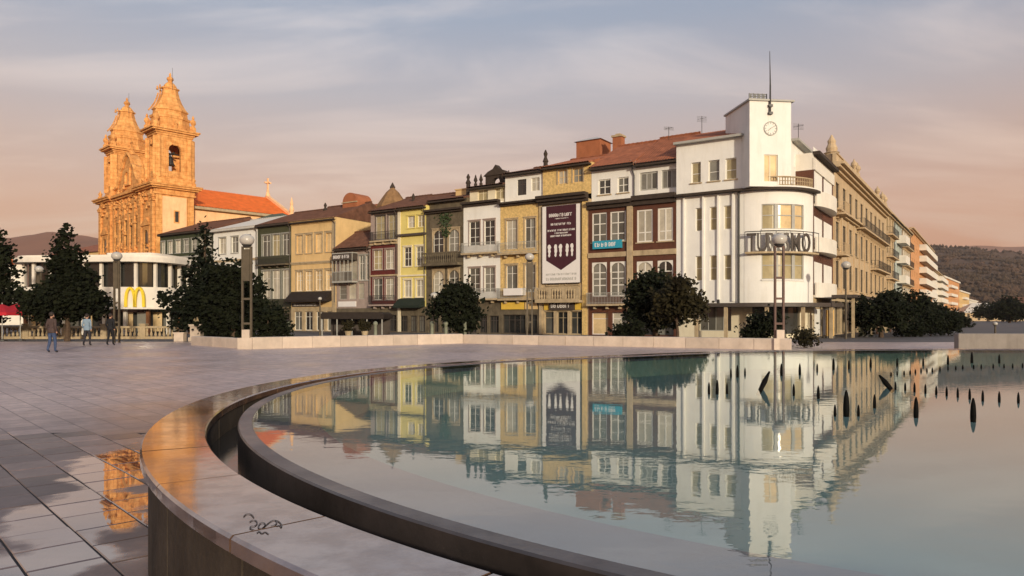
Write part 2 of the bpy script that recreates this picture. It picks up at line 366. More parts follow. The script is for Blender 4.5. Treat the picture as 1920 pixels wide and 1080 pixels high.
m_wallp = mat('basin_wall_concrete', (.055,.040,.028), .8, .35, 3, .5, 16, .3, streak=.7, stain=(.3,.25,.2))
m_chan = mat('wet_channel_floor', (.03,.028,.026), .12, .2, 3, .05, 10, .5)
m_ledge = mat('dark_pool_ledge', (.30,.25,.27), .6, .15, 2, .1, 20, .3)
m_pool = mat('teal_pool_floor', (.36,.47,.44), .6, .10, .5, .05, 8, .3)
fount = thing('fountain_basin', 'large curved stone fountain basin brimming with water in the foreground', 'fountain', (0, 0, 0))
cop_n = int(PER/.92); cops = []
gap = 0
start = 0
for k in range(cop_n):
    i0 = int(round(k*NL/cop_n)); i1 = int(round((k+1)*NL/cop_n))
    dz = random.uniform(-.0015, .0015)
    b_ = MB(M=None)
    c0, c1, zt, zb = .315, .705, ZW+.002+dz, ZW-.06
    prof = [(c0, zb), (c1, zb), (c1, zt-.012), (c1-.012, zt), (c0+.01, zt), (c0, zt-.01)]
    sweep(b_, prof, i0, i1, 2)
    # open a fine joint: pull the two end rings in by 4 mm
    me = b_.mesh('coping_stone'); npf = len(prof)
    pa = Vector(off(i0, .5)); pb = Vector(off(i1, .5)); d = (pb-pa).normalized()*.007
    for j in range(npf):
        me.vertices[j].co.x += d.x; me.vertices[j].co.y += d.y
        me.vertices[-1-j].co.x -= d.x; me.vertices[-1-j].co.y -= d.y
    me.materials.append(m_coping); cops.append(put('coping_stone', me, fount))
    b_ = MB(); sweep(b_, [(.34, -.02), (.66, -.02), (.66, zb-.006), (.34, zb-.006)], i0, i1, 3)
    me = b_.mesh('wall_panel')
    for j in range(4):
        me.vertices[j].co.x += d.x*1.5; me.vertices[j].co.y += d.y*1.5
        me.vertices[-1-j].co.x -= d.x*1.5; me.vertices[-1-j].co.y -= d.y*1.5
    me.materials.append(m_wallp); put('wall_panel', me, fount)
rn = int(PER/1.7)
for k in range(rn):
    i0 = int(round(k*NL/rn)); i1 = int(round((k+1)*NL/rn))
    b_ = MB(); sweep(b_, [(0, .45), (.105, .45), (.105, ZW-.006), (.097, ZW+.004), (.006, ZW+.004), (0, ZW-.002)], i0, i1, 2)
    b_.build('rim_stone', m_rim, fount)
b_ = MB(); sweep(b_, [(.10, .44), (.34, .44), (.34, .50), (.10, .50)], 0, NL, 3); b_.build('overflow_channel', m_chan, fount)
b_ = MB()
idx = range(0, NL, 2)
b_.add([(*off(i, .003), ZW-.045) for i in idx]+[(*off(i, -.50), ZW-.045) for i in idx], [])
n2 = len(list(idx)); q = [(i, (i+1) % n2, n2+(i+1) % n2, n2+i) for i in range(n2)]
b_.f += q if sg < 0 else [f[::-1] for f in q]
b_.build('submerged_ledge', m_ledge, fount)
b_ = MB(); vs_ = [(*off(i, -.50), .40) for i in idx]
b_.add(vs_+[(x, y, ZW-.047) for x, y, z in vs_], [tuple(range(n2)) if sg > 0 else tuple(range(n2-1, -1, -1))]+[(i, (i+1) % n2, n2+(i+1) % n2, n2+i) for i in range(n2)])
b_.build('pool_floor', m_pool, fount)
# water
m_water = bpy.data.materials.new('pool_water'); m_water.use_nodes = True
nn, ll = m_water.node_tree.nodes, m_water.node_tree.links
for n in list(nn): nn.remove(n)
o_ = nn.new('ShaderNodeOutputMaterial'); mixs = nn.new('ShaderNodeMixShader'); tr = nn.new('ShaderNodeBsdfTransparent'); gl = nn.new('ShaderNodeBsdfGlossy')
tr.inputs[0].default_value = (.80,.92,.90,1); gl.inputs[0].default_value = (.93,.95,.93,1); gl.inputs['Roughness'].default_value = .012
g = nn.new('ShaderNodeNewGeometry')
def wmath(op, a, b=None):
    n = nn.new('ShaderNodeMath'); n.operation = op; n.use_clamp = True
    for i, v in enumerate((a, b)):
        if v is None: continue
        if isinstance(v, (int, float)): n.inputs[i].default_value = v
        else: ll.new(v, n.inputs[i])
    return n.outputs[0]
dt_ = nn.new('ShaderNodeVectorMath'); dt_.operation = 'DOT_PRODUCT'; ll.new(g.outputs['Incoming'], dt_.inputs[0]); ll.new(g.outputs['Normal'], dt_.inputs[1])
ab = nn.new('ShaderNodeMath'); ab.operation = 'ABSOLUTE'; ll.new(dt_.outputs['Value'], ab.inputs[0])
F0 = .20                                             # Schlick reflectance, the same from both sides
schlick = wmath('ADD', wmath('MULTIPLY', wmath('POWER', wmath('SUBTRACT', 1.0, ab.outputs[0]), 5.0), 1-F0), F0)
mp_ = nn.new('ShaderNodeMapping'); mp_.inputs['Scale'].default_value = (1, 1.6, 1); ll.new(g.outputs['Position'], mp_.inputs[0])
n1 = nn.new('ShaderNodeTexNoise'); n1.inputs['Scale'].default_value = 5.5; n1.inputs['Detail'].default_value = 3; ll.new(mp_.outputs[0], n1.inputs['Vector'])
n2_ = nn.new('ShaderNodeTexNoise'); n2_.inputs['Scale'].default_value = .35; n2_.inputs['Detail'].default_value = 2; ll.new(g.outputs['Position'], n2_.inputs['Vector'])
ms = nn.new('ShaderNodeMapRange'); ms.inputs[1].default_value = .4; ms.inputs[2].default_value = .65; ms.inputs[3].default_value = .03; ms.inputs[4].default_value = .11; ll.new(n2_.outputs['Fac'], ms.inputs[0])
bp = nn.new('ShaderNodeBump'); bp.inputs['Distance'].default_value = .008; ll.new(ms.outputs[0], bp.inputs['Strength']); ll.new(n1.outputs['Fac'], bp.inputs['Height'])
ll.new(bp.outputs[0], gl.inputs['Normal']); ll.new(schlick, mixs.inputs[0]); ll.new(tr.outputs[0], mixs.inputs[1]); ll.new(gl.outputs[0], mixs.inputs[2]); ll.new(mixs.outputs[0], o_.inputs[0])
 
b_ = MB(); ids = list(range(0, NL, 2))
if sg < 0: ids = ids[::-1]
b_.add([(*off(i, .004), ZW) for i in ids], [tuple(range(len(ids)))])
b_.build('water', m_water)['kind'] = 'structure'
# graffiti scribble on the near coping stone
def at_z(x, y, z): d_ = (CZ-z)*F/(y-HY); return ((x-HX)*d_/F, d_)
strokes = [[(457,968),(461,964),(467,963),(472,965),(476,970)], [(468,978),(474,975),(480,976),(482,981),(477,986),(471,986),(469,990),(476,993)],
           [(484,987),(488,981),(495,980),(497,985),(492,990),(486,990),(484,987)], [(492,990),(500,983),(508,977),(515,975),(519,979),(515,984),(508,985)],
           [(515,975),(522,977),(528,984),(527,989)], [(519,986),(524,985),(527,989)], [(482,999),(486,996),(491,1000),(497,997),(503,1001)]]
near = min(cops, key=lambda o: (Vector(o.data.vertices[len(o.data.vertices)//2].co[:2])-Vector(at_z(490, 985, ZW))).length)
b_ = MB(); zt = ZW+.0045
for st_ in strokes:
    P_ = [Vector(at_z(x, y, zt)) for x, y in st_]; P_ = [P_[0]]+P_+[P_[-1]]; pts = []
    for k in range(len(P_)-3):
        for u in range(5):
            t = u/5; a0, a1, a2, a3 = P_[k:k+4]; pts.append(tuple(.5*((2*a1)+(a2-a0)*t+(2*a0-5*a1+4*a2-a3)*t*t+(3*a1-a0-3*a2+a3)*t**3)))
    pts.append(tuple(P_[-1]))
    for (xa, ya), (xb, yb) in zip(pts, pts[1:]):
        d = Vector((xb-xa, yb-ya)); l = d.length or 1; nx, ny = -d.y/l*.0024, d.x/l*.0024
        b_.prism([(xa-nx, ya-ny), (xb-nx, yb-ny), (xb+nx, yb+ny), (xa+nx, ya+ny)], zt-.001, zt)
b_.build('graffiti', m_black, near)['kind'] = 'stuff'

# paving slabs near the camera, each its own piece
A = radians(-47); du = Vector((cos(A), sin(A))); dv = Vector((-sin(A), cos(A)))
slab_meshes = []
for k in range(6):
    b_ = MB(); L_, H_ = .46-random.uniform(.010, .016), .42-random.uniform(.010, .016); c = .006
    zt = .016
    b_.add([(0,0,.002),(L_,0,.002),(L_,H_,.002),(0,H_,.002),(0,0,zt-c),(L_,0,zt-c),(L_,H_,zt-c),(0,H_,zt-c),(c,c,zt+random.uniform(-.0012,.0012)),(L_-c,c,zt),(L_-c,H_-c,zt+random.uniform(-.0012,.0012)),(c,H_-c,zt)],
           [(0,1,5,4),(1,2,6,5),(2,3,7,6),(3,0,4,7),(4,5,9,8),(5,6,10,9),(6,7,11,10),(7,4,8,11),(8,9,10,11)])
    me = b_.mesh('paving_slab'); me.materials.append(m_pave); slab_meshes.append(me)
outer = [Vector(off(i, .64)) for i in range(0, NL, 6)]
bed = [(-10.5, 12.2), (-2.0, 2.2), (-.2, .6), (.5, 2.0), (-1.5, 5.0), (-2.6, 9.0), (-3.4, 12.8)]
cnt = 0
for r in range(-40, 60):
    ro = (r*.37) % 1*.46
    for c in range(-60, 60):
        p = du*(c*.46+ro)+dv*(r*.42); ctr = p+du*.23+dv*.21
        if not (2.6 < ctr.y < 9.8 and ctr.x < .2 and ctr.x > -.76*ctr.y-.4): continue
        q = min(outer, key=lambda o: (o-ctr).length); inside = (ctr-q).dot(Vector((4.45, 7.8))-q) > 0
        if inside and (q-ctr).length > .5: continue
        o = put('paving_slab', slab_meshes[cnt % 6], plaza, (p.x, p.y, random.uniform(-.0025, .0015)), A+random.uniform(-.006, .006)); cnt += 1
print('slabs', cnt)
sheet('joint_bed', [(-7.6, 9.7), (-2.5, 2.6), (0.1, 2.6), (-.9, 4), (-1.9, 6), (-2.3, 9.7)], .0065, m_joint, None, plaza)
# ---------------------------------------------------------------- frames of the two streets
TH = radians(33.45); EX = Vector((cos(TH), -sin(TH))); EY = Vector((sin(TH), cos(TH)))
P0 = Vector((13.14, 58.0))                          # where the row meets the white corner building
RZ_ROW = -TH; RZ_AVE = radians(90)-TH
def row_t(x, o=0.0):
    k = (x-HX)/F; a = P0+EY*o
    return (a.y*k-a.x)/(EX.x-EX.y*k)
def row_p(t, o=0.0): return P0+EX*t+EY*o
CC = P0+EX*9.5                                      # virtual corner of row and avenue
def ave_w(x, o=0.0):
    k = (x-HX)/F; a = CC-EX*o
    return (a.y*k-a.x)/(EY.x-EY.y*k)
def ave_p(w, o=0.0): return CC+EY*w-EX*o

class House:
    """a terraced house; x and y are read at the middle of its front, then kept in metres on its own facade plane"""
    def __init__(s, name, label, x0, x1, cat='house', row=True, o=0.0, group=None, z_off=0):
        s.row = row; s.o = o
        fw = row_t if row else ave_w; fp = row_p if row else ave_p
        s.fw = fw; s.a = fw(x0, o)+.01; s.b = fw(x1, o)-.01; s.w = s.b-s.a
        p = fp(s.a, o); pm = fp(fw((x0+x1)/2, o), o); s.dm = pm.y
        s.e = thing(name, label, cat, (p.x, p.y, 0), RZ_ROW if row else RZ_AVE, group)
        s.holes = []
    def z(s, y): return CZ+(HY-y)*s.dm/F
    def x(s, px): return s.fw(px, s.o)-s.a
    def zat(s, px, y):
        p = (row_p if s.row else ave_p)(s.fw(px, s.o), s.o); return CZ+(HY-y)*p.y/F
    def win(s, px0, px1, y0, y1, **k):
        return s.winm(s.x(px0), s.x(px1), s.z(y1), s.z(y0), **k)
    def winm(s, x0, x1, z0, z1, cols=2, rows=(.68,), frame=None, pane=None, sur=None, sw=.13, sill=True, rec=.14, arch=False, name='window', ft=.06, yo=0.0, doorlike=False, rise=None):
        frame = frame or m_trimw; pane = pane or g_grey
        s.holes.append((x0, x1, z0, z1))
        m = MB(); y0, y1 = yo+rec-.03, yo+rec+.05
        m.box(x0, x0+ft, y0, y1, z0, z1); m.box(x1-ft, x1, y0, y1, z0, z1)
        m.box(x0+ft, x1-ft, y0, y1, z1-ft, z1); m.box(x0+ft, x1-ft, y0, y1, z0, z0+ft)
        iw = (x1-x0-2*ft)/cols
        for c in range(1, cols): m.box(x0+ft+c*iw-ft*.45, x0+ft+c*iw+ft*.45, y0+.008, y1-.008, z0+ft, z1-ft)
        for r in rows:
            zz = z0+(z1-z0)*r
            for c in range(cols):
                m.box(x0+ft+c*iw+ft*.45, x0+ft+(c+1)*iw-ft*.45, y0+.012, y1-.012, zz-ft*.35, zz+ft*.35)
        w = m.build(name, frame, s.e)
        alt = {g_grey.name: (g_grey, g_grey, g_dark, g_pale), g_pale.name: (g_pale, g_pale, g_grey, g_blind), g_dark.name: (g_dark, g_dark, g_grey)}.get(pane.name, (pane,))
        pane = alt[random.randrange(len(alt))]
        for c in range(cols):
            m = MB(); m.box(x0+ft*.9+c*iw, x0+ft*1.1+(c+1)*iw-ft*.2, yo+rec+.006, yo+rec+.02, z0+ft*.9, z1-ft*.9); m.build('pane', pane, w)
        if arch:
            m = MB(); m.arch(x0, x1, z1-(x1-x0)*.62, z1-.002, x0+.03, x1-.03, z1-(x1-x0)*.52, yo+.015, yo+rec-.04, 8, zb=z1-(x1-x0)*.62, rise=(x1-x0)*.47); m.build('arched_head', sur or frame, w)
        if sur:
            m = MB(); a, b = yo-.045, yo+.03
            m.box(x0-sw, x0, a, b, z0-.02, z1+sw); m.box(x1, x1+sw, a, b, z0-.02, z1+sw); m.box(x0, x1, a, b, z1, z1+sw)
            m.box(x0-sw-.04, x1+sw+.04, a-.05, b, z1+sw, z1+sw+.07)
            m.build('window_surround', sur, w)
        if sill:
            m = MB(); m.box(x0-.1, x1+.1, yo-.09, yo+rec-.035, z0-.09, z0-.002); m.build('window_sill', sur or m_stone, w)
        return w
    def wall(s, z0, z1, m, yo=0.0, depth=11.0, x0=None, x1=None, name='wall', rev=.32, lab=None):
        x0 = 0 if x0 is None else x0; x1 = s.w if x1 is None else x1
        hs = [(max(a, x0), min(b, x1), max(c, z0), min(d, z1)) for a, b, c, d in s.holes if a < x1 and b > x0 and c < z1 and d > z0]
        xs = sorted(set([x0, x1]+[h[0] for h in hs]+[h[1] for h in hs])); zs = sorted(set([z0, z1]+[h[2] for h in hs]+[h[3] for h in hs]))
        mb = MB()
        for i in range(len(xs)-1):
            for j in range(len(zs)-1):
                cx_, cz_ = (xs[i]+xs[i+1])/2, (zs[j]+zs[j+1])/2
                if any(h[0] < cx_ < h[1] and h[2] < cz_ < h[3] for h in hs): continue
                mb.quad((xs[i], yo, zs[j]), (xs[i+1], yo, zs[j]), (xs[i+1], yo, zs[j+1]), (xs[i], yo, zs[j+1]))
        for a, b, c, d in hs:
            y1 = yo+rev
            mb.quad((a, yo, c), (a, yo, d), (a, y1, d), (a, y1, c)); mb.quad((b, yo, d), (b, yo, c), (b, y1, c), (b, y1, d))
            mb.quad((a, yo, d), (b, yo, d), (b, y1, d), (a, y1, d)); mb.quad((a, yo, c), (a, y1, c), (b, y1, c), (b, yo, c))
            mb.quad((a, y1, c), (a, y1, d), (b, y1, d), (b, y1, c))
        D = depth
        mb.quad((x0, D, z0), (x0, yo, z0), (x0, yo, z1), (x0, D, z1)); mb.quad((x1, yo, z0), (x1, D, z0), (x1, D, z1), (x1, yo, z1))
        mb.quad((x1, D, z0), (x0, D, z0), (x0, D, z1), (x1, D, z1)); mb.quad((x0, yo, z1), (x1, yo, z1), (x1, D, z1), (x0, D, z1))
        o = mb.build(name, m, s.e)
        return o
    def band(s, z0, z1, m, out=.18, name='cornice', x0=0.0, x1=None, yo=0.0, steps=1):
        x1 = s.w if x1 is None else x1; mb = MB()
        if steps == 1: mb.box(x0, x1, yo-out, yo+.05, z0, z1)
        else:
            for k in range(steps):
                mb.box(x0, x1, yo-out*(k+1)/steps, yo+.05, z0+(z1-z0)*k/steps+.001, z0+(z1-z0)*(k+1)/steps)
        return mb.build(name, m, s.e)
    def balcony(s, z, x0, x1, h=.95, out=.75, slab=None, rail=None, yo=0.0, step=.14):
        b = MB(); b.box(x0, x1, yo-out, yo-.002, z-.16, z)
        n = max(2, int((x1-x0)/1.1))
        for k in range(n):
            cx_ = x0+(x1-x0)*(k+.5)/n; b.prism_xz([(cx_-.09, z-.16), (cx_-.09, z-.42), (cx_+.09, z-.42), (cx_+.09, z-.16)], yo-.35, yo-.003)
        o = b.build('balcony', slab or m_stone, s.e)
        r = MB(); ya = yo-out+.04
        r.box(x0+.02, x1-.02, ya-.02, ya+.02, z+h-.04, z+h); r.box(x0+.02, x1-.02, ya-.012, ya+.012, z+.08, z+.11)
        for sx in (x0+.04, x1-.04):
            r.box(sx-.015, sx+.015, ya, yo-.003, z+h-.035, z+h-.005); r.box(sx-.015, sx+.015, ya, yo-.003, z+.08, z+.11)
        k = x0+.03
        while k < x1: r.box(k-.011, k+.011, ya-.011, ya+.011, z, z+h-.04); k += step
        k = yo-out+.14
        while k < yo-.05:
            for sx in (x0+.04, x1-.04): r.box(sx-.011, sx+.011, k-.011, k+.011, z, z+h-.035)
            k += step
        r.build('railing', rail or m_iron, o)
        return o
    def roof(s, z, rise, m, depth=11.0, over=.45, yo=0.0, x0=0.0, x1=None, pitch=.24, soff=None, name='roof'):
        x1 = s.w if x1 is None else x1; n = max(4, int((x1-x0)/pitch)*2); b = MB()
        ya, yb, yc = yo-over, (yo+depth)/2, depth+over; sl = rise/(yb-yo)
        vs_ = []; fs = []
        for i in range(n+1):
            xx = x0+(x1-x0)*i/n; a = .045 if i % 2 else 0.0
            vs_ += [(xx, ya, z-over*sl+a+.08), (xx, yb, z+rise+a+.08), (xx, yc, z-over*sl+a+.08)]
        for i in range(n):
            k = i*3; fs += [(k, k+3, k+4, k+1), (k+1, k+4, k+5, k+2)]
        b.add(vs_, fs)
        e = .0
        # gable triangles and the underside
        for xx, fl in ((x0, 1), (x1, 0)):
            t = [(xx, ya, z-over*sl+.08), (xx, yb, z+rise+.08), (xx, yc, z-over*sl+.08), (xx, yc, z-over*sl-.04), (xx, yo, z-.02), (xx, ya, z-over*sl-.04)]
            b.add(t, [(0, 1, 2, 3, 4, 5) if fl else (5, 4, 3, 2, 1, 0)])
        o = b.build(name, m, s.e)
        b = MB(); b.prism_xz([(0, 0)], 0, 0) if False else None
        b.box(x0, x1, ya-.03, yo+.04, z-over*sl-.16, z-over*sl-.03); b.build('eave_board', soff or m_cornice, o)
        b = MB(); k = x0
        while k < x1-.05:
            kk = min(k+.42, x1); b.tube((k, yb, z+rise+.13), (kk, yb, z+rise+.15), .10, .12, 6); k += .42
        b.build('ridge_tile_row', m, o)
        if x1-x0 > 2 and yo == 0:
            b = MB(); xx = x1-.14; b.path([(xx, ya+.05, z-over*sl-.12), (xx, -.1, z-over*sl-.55), (xx, -.1, 3.2)], .05, 6); b.build('downpipe', m_trimd, s.e)
        return o
    def shop(s, px0, px1, y0, y1=None, cols=3, frame=None, pane=None, **k):
        z1 = s.z(y0)
        return s.winm(s.x(px0), s.x(px1), .08, z1, cols=cols, rows=(.72,), frame=frame or m_trimd, pane=pane or g_dark, sill=False, rec=.22, name='shopfront', ft=.07, **k)
    def awning(s, px0, px1, y0, y1, m, out=1.3, name='awning', drop=.35):
        x0, x1, z0, z1 = s.x(px0), s.x(px1), s.z(y1), s.z(y0); b = MB()
        n = 8
        vs_ = [];
        prof = [(-.02, z1), (-out*.5, (z1+z0)/2+.12), (-out, z0+drop*.6), (-out, z0)]
        b.add([(x0, y, z) for y, z in prof]+[(x1, y, z) for y, z in prof], [(k, 4+k, 5+k, k+1) for k in range(3)])
        b.add([(x0, y+.03, z-.03) for y, z in prof]+[(x1, y+.03, z-.03) for y, z in prof], [(k+1, 5+k, 4+k, k) for k in range(3)])
        for xx in (x0, x1): b.add([(xx, -.02, z1), (xx, -out*.5, (z1+z0)/2+.12), (xx, -out, z0+drop*.6), (xx, -out, z0), (xx, -.02, z0+.1)], [(0, 1, 2, 3, 4)])
        return b.build(name, m, s.e)
    def sign(s, px0, px1, y0, y1, m, txt=None, out=.08, name='shop_sign', yo=0.0):
        x0, x1, z0, z1 = s.x(px0), s.x(px1), s.z(y1), s.z(y0); b = MB(); b.box(x0, x1, yo-out, yo-.004, z0, z1)
        o = b.build(name, m, s.e)
        if txt:
            t = MB(); scribble(t, x0+.08*(x1-x0), x1-.08*(x1-x0), z0+(z1-z0)*.25, z1-(z1-z0)*.25, yo-out-.006, random.Random(txt[1])); t.build('lettering', txt[0], o)
        return o
def scribble(t, x0, x1, z0, z1, y, rnd, gapp=.3):
    """worn lettering too small to read: letter-sized strokes"""
    h = z1-z0; w = h*.55; x = x0
    while x+w*.8 < x1:
        if rnd.random() < .12: x += w*.6; continue
        st = h*.17
        t.box(x, x+st, y, y+.005, z0, z1)
        r = rnd.random()
        if r < .75: t.box(x+st, x+w*.85, y, y+.005, z1-st, z1)
        if r > .3: t.box(x+st, x+w*.85, y, y+.005, z0, z0+st)
        if .2 < r < .9: t.box(x+st, x+w*.7, y, y+.005, (z0+z1-st)/2, (z0+z1+st)/2)
        if r > .45: t.box(x+w*.85-st*.2, x+w*.85+st*.8, y, y+.005, z0+st, z1-st)
        x += w*(1+gapp)

# ---------------------------------------------------------------- the row, from the church end to the corner
GR = 'terraced houses along the square'
m_awn = mat('dark_awning_cloth', (.030,.022,.018), .8, .2, 3, .2, 20, .2)
m_awng = mat('dark_green_awning_cloth', (.02,.028,.02), .8, .2, 3, .2, 20, .2)
m_yel = mat('yellow_sign_board', (.72,.47,.07), .5, .08, 2, .05, 20, .4)
m_cat = mat('shop_interior_post', (.35,.28,.18), .8, .15, 2, .2, 20, .3)

h = House('terraced_house', 'dark green house nearest the church, with rows of pale narrow windows', 300, 400, group=GR)
for y0, y1 in ((449, 473), (494, 516), (541, 567)):
    for a, b in ((302.5, 309.5), (315, 324), (329, 339), (344, 354), (359, 369), (374, 384), (388, 396)):
        h.win(a, b, y0, y1, pane=g_pale, rows=(.6,), sur=m_trimg, sw=.08, ft=.05)
for a, b in ((304, 330), (337, 364), (371, 396)): h.shop(a, b, 588)
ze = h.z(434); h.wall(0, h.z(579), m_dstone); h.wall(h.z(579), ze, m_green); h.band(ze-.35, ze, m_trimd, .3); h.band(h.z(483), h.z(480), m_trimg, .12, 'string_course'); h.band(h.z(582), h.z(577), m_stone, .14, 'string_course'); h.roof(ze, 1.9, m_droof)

h = House('terraced_house', 'white rendered house with pale metal roof edge behind the tall dark conifer', 400, 483, group=GR)
for y0, y1 in ((444, 474), (505, 545)):
    for a, b in ((411, 424), (434, 447), (457, 470)): h.win(a, b, y0, y1, pane=g_pale, sur=m_trimg, sw=.1)
for a, b in ((404, 427), (432, 455), (460, 480)): h.shop(a, b, 585)
ze = h.z(427); h.wall(0, h.z(576), m_stone); h.wall(h.z(576), ze, m_white); h.band(h.z(490), h.z(486), m_stone, .14, 'string_course'); h.band(ze-.3, ze, m_zinc, .45); h.roof(ze, 1.7, m_zinc, over=.5, soff=m_zinc)

h = House('terraced_house', 'olive green tiled house with three tall white windows on each floor', 483, 546, group=GR)
for y0, y1 in ((440, 480), (507, 561)):
    for a, b in ((491.5, 507), (510.5, 525), (529, 543.5)): h.win(a, b, y0, y1, pane=g_pale, rows=(.72,), sur=m_trimg, sw=.07, sill=False)
for a, b in ((487, 504), (507, 524), (527, 543)): h.shop(a, b, 588)
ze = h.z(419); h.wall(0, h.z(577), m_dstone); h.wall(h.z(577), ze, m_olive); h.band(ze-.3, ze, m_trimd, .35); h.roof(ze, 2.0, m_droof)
h.balcony(h.z(496), h.x(488), h.x(545), slab=m_dstone); h.balcony(h.z(576), h.x(488), h.x(545), slab=m_dstone)

h = House('terraced_house', 'peach coloured house with four stone framed windows on each floor', 546, 630, group=GR)
for a, b in ((556, 567.5), (573, 585), (592, 604), (611, 624)):
    h.win(a, b, 439, 474, pane=g_warm, rows=(.74,), sur=m_stone, sw=.16, frame=m_peach)
    h.win(a, b, 508, 545, pane=g_warm, rows=(.55, .78), sur=m_stone, sw=.16, frame=m_trimw)
for a, b in ((551, 566), (571, 586), (592, 607), (612, 626)): h.shop(a, b, 584, cols=2, pane=g_grey, frame=m_trimw)
ze = h.z(411); h.wall(0, h.z(576), m_stone); h.wall(h.z(576), ze, m_peach); h.band(ze-.5, ze, m_peach, .3, steps=3); h.band(h.z(495), h.z(490), m_stone, .16, 'string_course', steps=2); h.roof(ze, 2.2, m_droof)
h.band(0.08, ze-.5, m_stone, .08, 'pilaster', h.w-.55, h.w-.02)
h.awning(547, 622, 546, 566, m_awn, 1.1); h.sign(548, 599, 568, 575, m_trimd, (m_print_w, 5))
ORNZ = []

bk = House('back_house', 'taller cream house wall set back behind the low brown house', 634, 698, o=6.0, group=GR)
ze = bk.z(398); bk.wall(0, ze, m_cream, depth=9); bk.roof(ze, 1.4, m_roof, depth=9)

h = House('terraced_house', 'low brown house with glazed balcony and lettered sign', 631, 695, group=GR)
for a, b in ((636, 650), (654, 668), (672, 683)): h.win(a, b, 531, 561, pane=g_pale, rows=(.33, .66), cols=1, frame=m_trimg, sill=False)
h.win(673, 684, 480, 526, pane=g_grey, sur=m_trimg, sw=.08); h.win(686, 692, 480, 526, pane=g_grey, cols=1, sur=m_trimg, sw=.06)
h.win(637, 670, 488, 524, pane=g_grey, cols=3, sill=False, frame=m_trimg)
for a, b in ((634, 652), (656, 674), (677, 692)): h.shop(a, b, 590)
ze = h.z(460); h.wall(0, h.z(578), m_dstone); h.wall(h.z(578), ze, m_mauve); h.roof(ze, 1.7, m_droof, depth=5.5, over=.6)
gb = MB(); xa, xb, za, zb = h.x(633), h.x(671), h.z(527), h.z(474)
gb.box(xa, xb, -.85, -.003, za-.18, za); gb.box(xa, xb, -.85, -.003, zb-.1, zb)
for k in range(6): xx = xa+.03+(xb-xa-.06)*k/5; gb.box(xx-.03, xx+.03, -.84, -.78, za, zb-.1)
gb.box(xa, xb, -.83, -.79, za+.95, za+1.02); bay = gb.build('glazed_balcony', m_trimg, h.e)
for k in range(5):
    xx = xa+.06+(xb-xa-.06)*k/5; p_ = MB(); p_.box(xx, xx+(xb-xa)/5-.07, -.82, -.80, za, za+.95); p_.build('pane', g_grey, bay)
h.sign(634, 670, 476, 488, m_trimd, (m_print_w, 21), out=.95)
h.sign(635, 668, 565, 575, m_print_w)
h.awning(600, 722, 580, 596, m_awn, 3.2, 'awning', .5) if False else None

h = House('terraced_house', 'maroon tiled house with mauve top storey and two white windows per floor', 695, 746, group=GR)
for a, b in ((704.5, 722.5), (728, 744)): h.win(a, b, 404, 449, pane=g_pale, rows=(.7,), frame=m_trimg, sill=False, sur=m_trimd, sw=.06)
for a, b in ((700, 717), (722.5, 739)):
    h.win(a, b, 468, 505, pane=g_pale, rows=(.33, .66), sur=m_mauve, sw=.08); h.win(a, b, 522, 562, pane=g_pale, rows=(.7,), sur=m_mauve, sw=.08, arch=False)
for a, b in ((698, 719), (723, 743)): h.shop(a, b, 590)
ze = h.z(393); h.wall(0, h.z(572), m_dstone); h.wall(h.z(572), h.z(457), m_maroon); h.wall(h.z(457), ze, m_mauve)
h.band(h.z(459), h.z(455), m_stone, .2); h.band(h.z(518), h.z(515), m_stone, .15, 'string_course'); h.roof(ze, 2.0, m_droof)
h.balcony(h.z(451), h.x(699), h.x(745), h=.9, out=.5, slab=m_stone, rail=m_iron); h.balcony(h.z(571), h.x(698), h.x(743), slab=m_mauve, out=.6)

h = House('terraced_house', 'bright yellow house with dark ledge under its top windows', 746, 799, group=GR)
for a, b in ((764, 778), (783, 795)): h.win(a, b, 405, 427, pane=g_pale, rows=(.5,), sw=.08, sur=m_yellow)
for a, b in ((757.5, 771.5), (780, 794)):
    h.win(a, b, 463, 499, pane=g_grey, rows=(.4, .72), sur=m_cream, sw=.12); h.win(a, b, 525, 557, pane=g_pale, rows=(.66,), sur=m_cream, sw=.12)
for a, b in ((749, 764), (768, 781), (784, 797)): h.shop(a, b, 592)
ze = h.z(387); h.wall(0, h.z(575), m_dstone); h.wall(h.z(575), ze, m_yellow)
h.band(h.z(442), h.z(438), m_trimd, .3); h.band(h.z(518), h.z(515), m_cream, .12, 'string_course'); h.roof(ze, 1.9, m_droof)
h.band(.08, ze-.2, m_cream, .07, 'pilaster', 0.02, .38)
h.awning(748, 797, 559, 577, m_awng, .9)

h = House('terraced_house', 'dark weathered granite house with arched white windows and heavy stone balcony', 799, 869, group=GR)
for a, b in ((812, 832), (841, 861)):
    for y0, y1 in ((430, 473), (506, 548)): h.win(a, b, y0, y1, pane=g_grey, rows=(.35, .62), sur=m_stone, sw=.1, arch=True, sill=False)
for a, b in ((803, 822), (826, 845), (849, 866)): h.shop(a, b, 592)
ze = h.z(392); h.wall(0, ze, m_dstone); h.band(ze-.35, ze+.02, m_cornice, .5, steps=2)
h.wall(ze+.02, h.z(372), m_dstone, yo=.5, depth=10); h.roof(h.z(372), 1.2, m_droof, yo=.5, depth=10)
b = MB(); zb = h.z(494); b.box(h.x(801), h.x(868), -.9, -.003, zb-.25, zb)
b.box(h.x(801), h.x(868), -.9, -.78, zb+.9, zb+1.05)
k = h.x(801)+.1
while k < h.x(868)-.05: b.lathe([(.05, 0), (.075, .25), (.04, .45), (.07, .8), (.06, .9)], 6, (k, -.84, zb)); k += .24
b.build('stone_balcony', m_dstone, h.e)
b = MB(); b.box(h.x(817), h.x(851), 3.2, 4.6, h.z(372), h.z(346)); b.box(h.x(816), h.x(852), 3.1, 4.7, h.z(346), h.z(344)); b.build('chimney', m_peach, h.e)
b = MB(); rnd = random.Random(3)
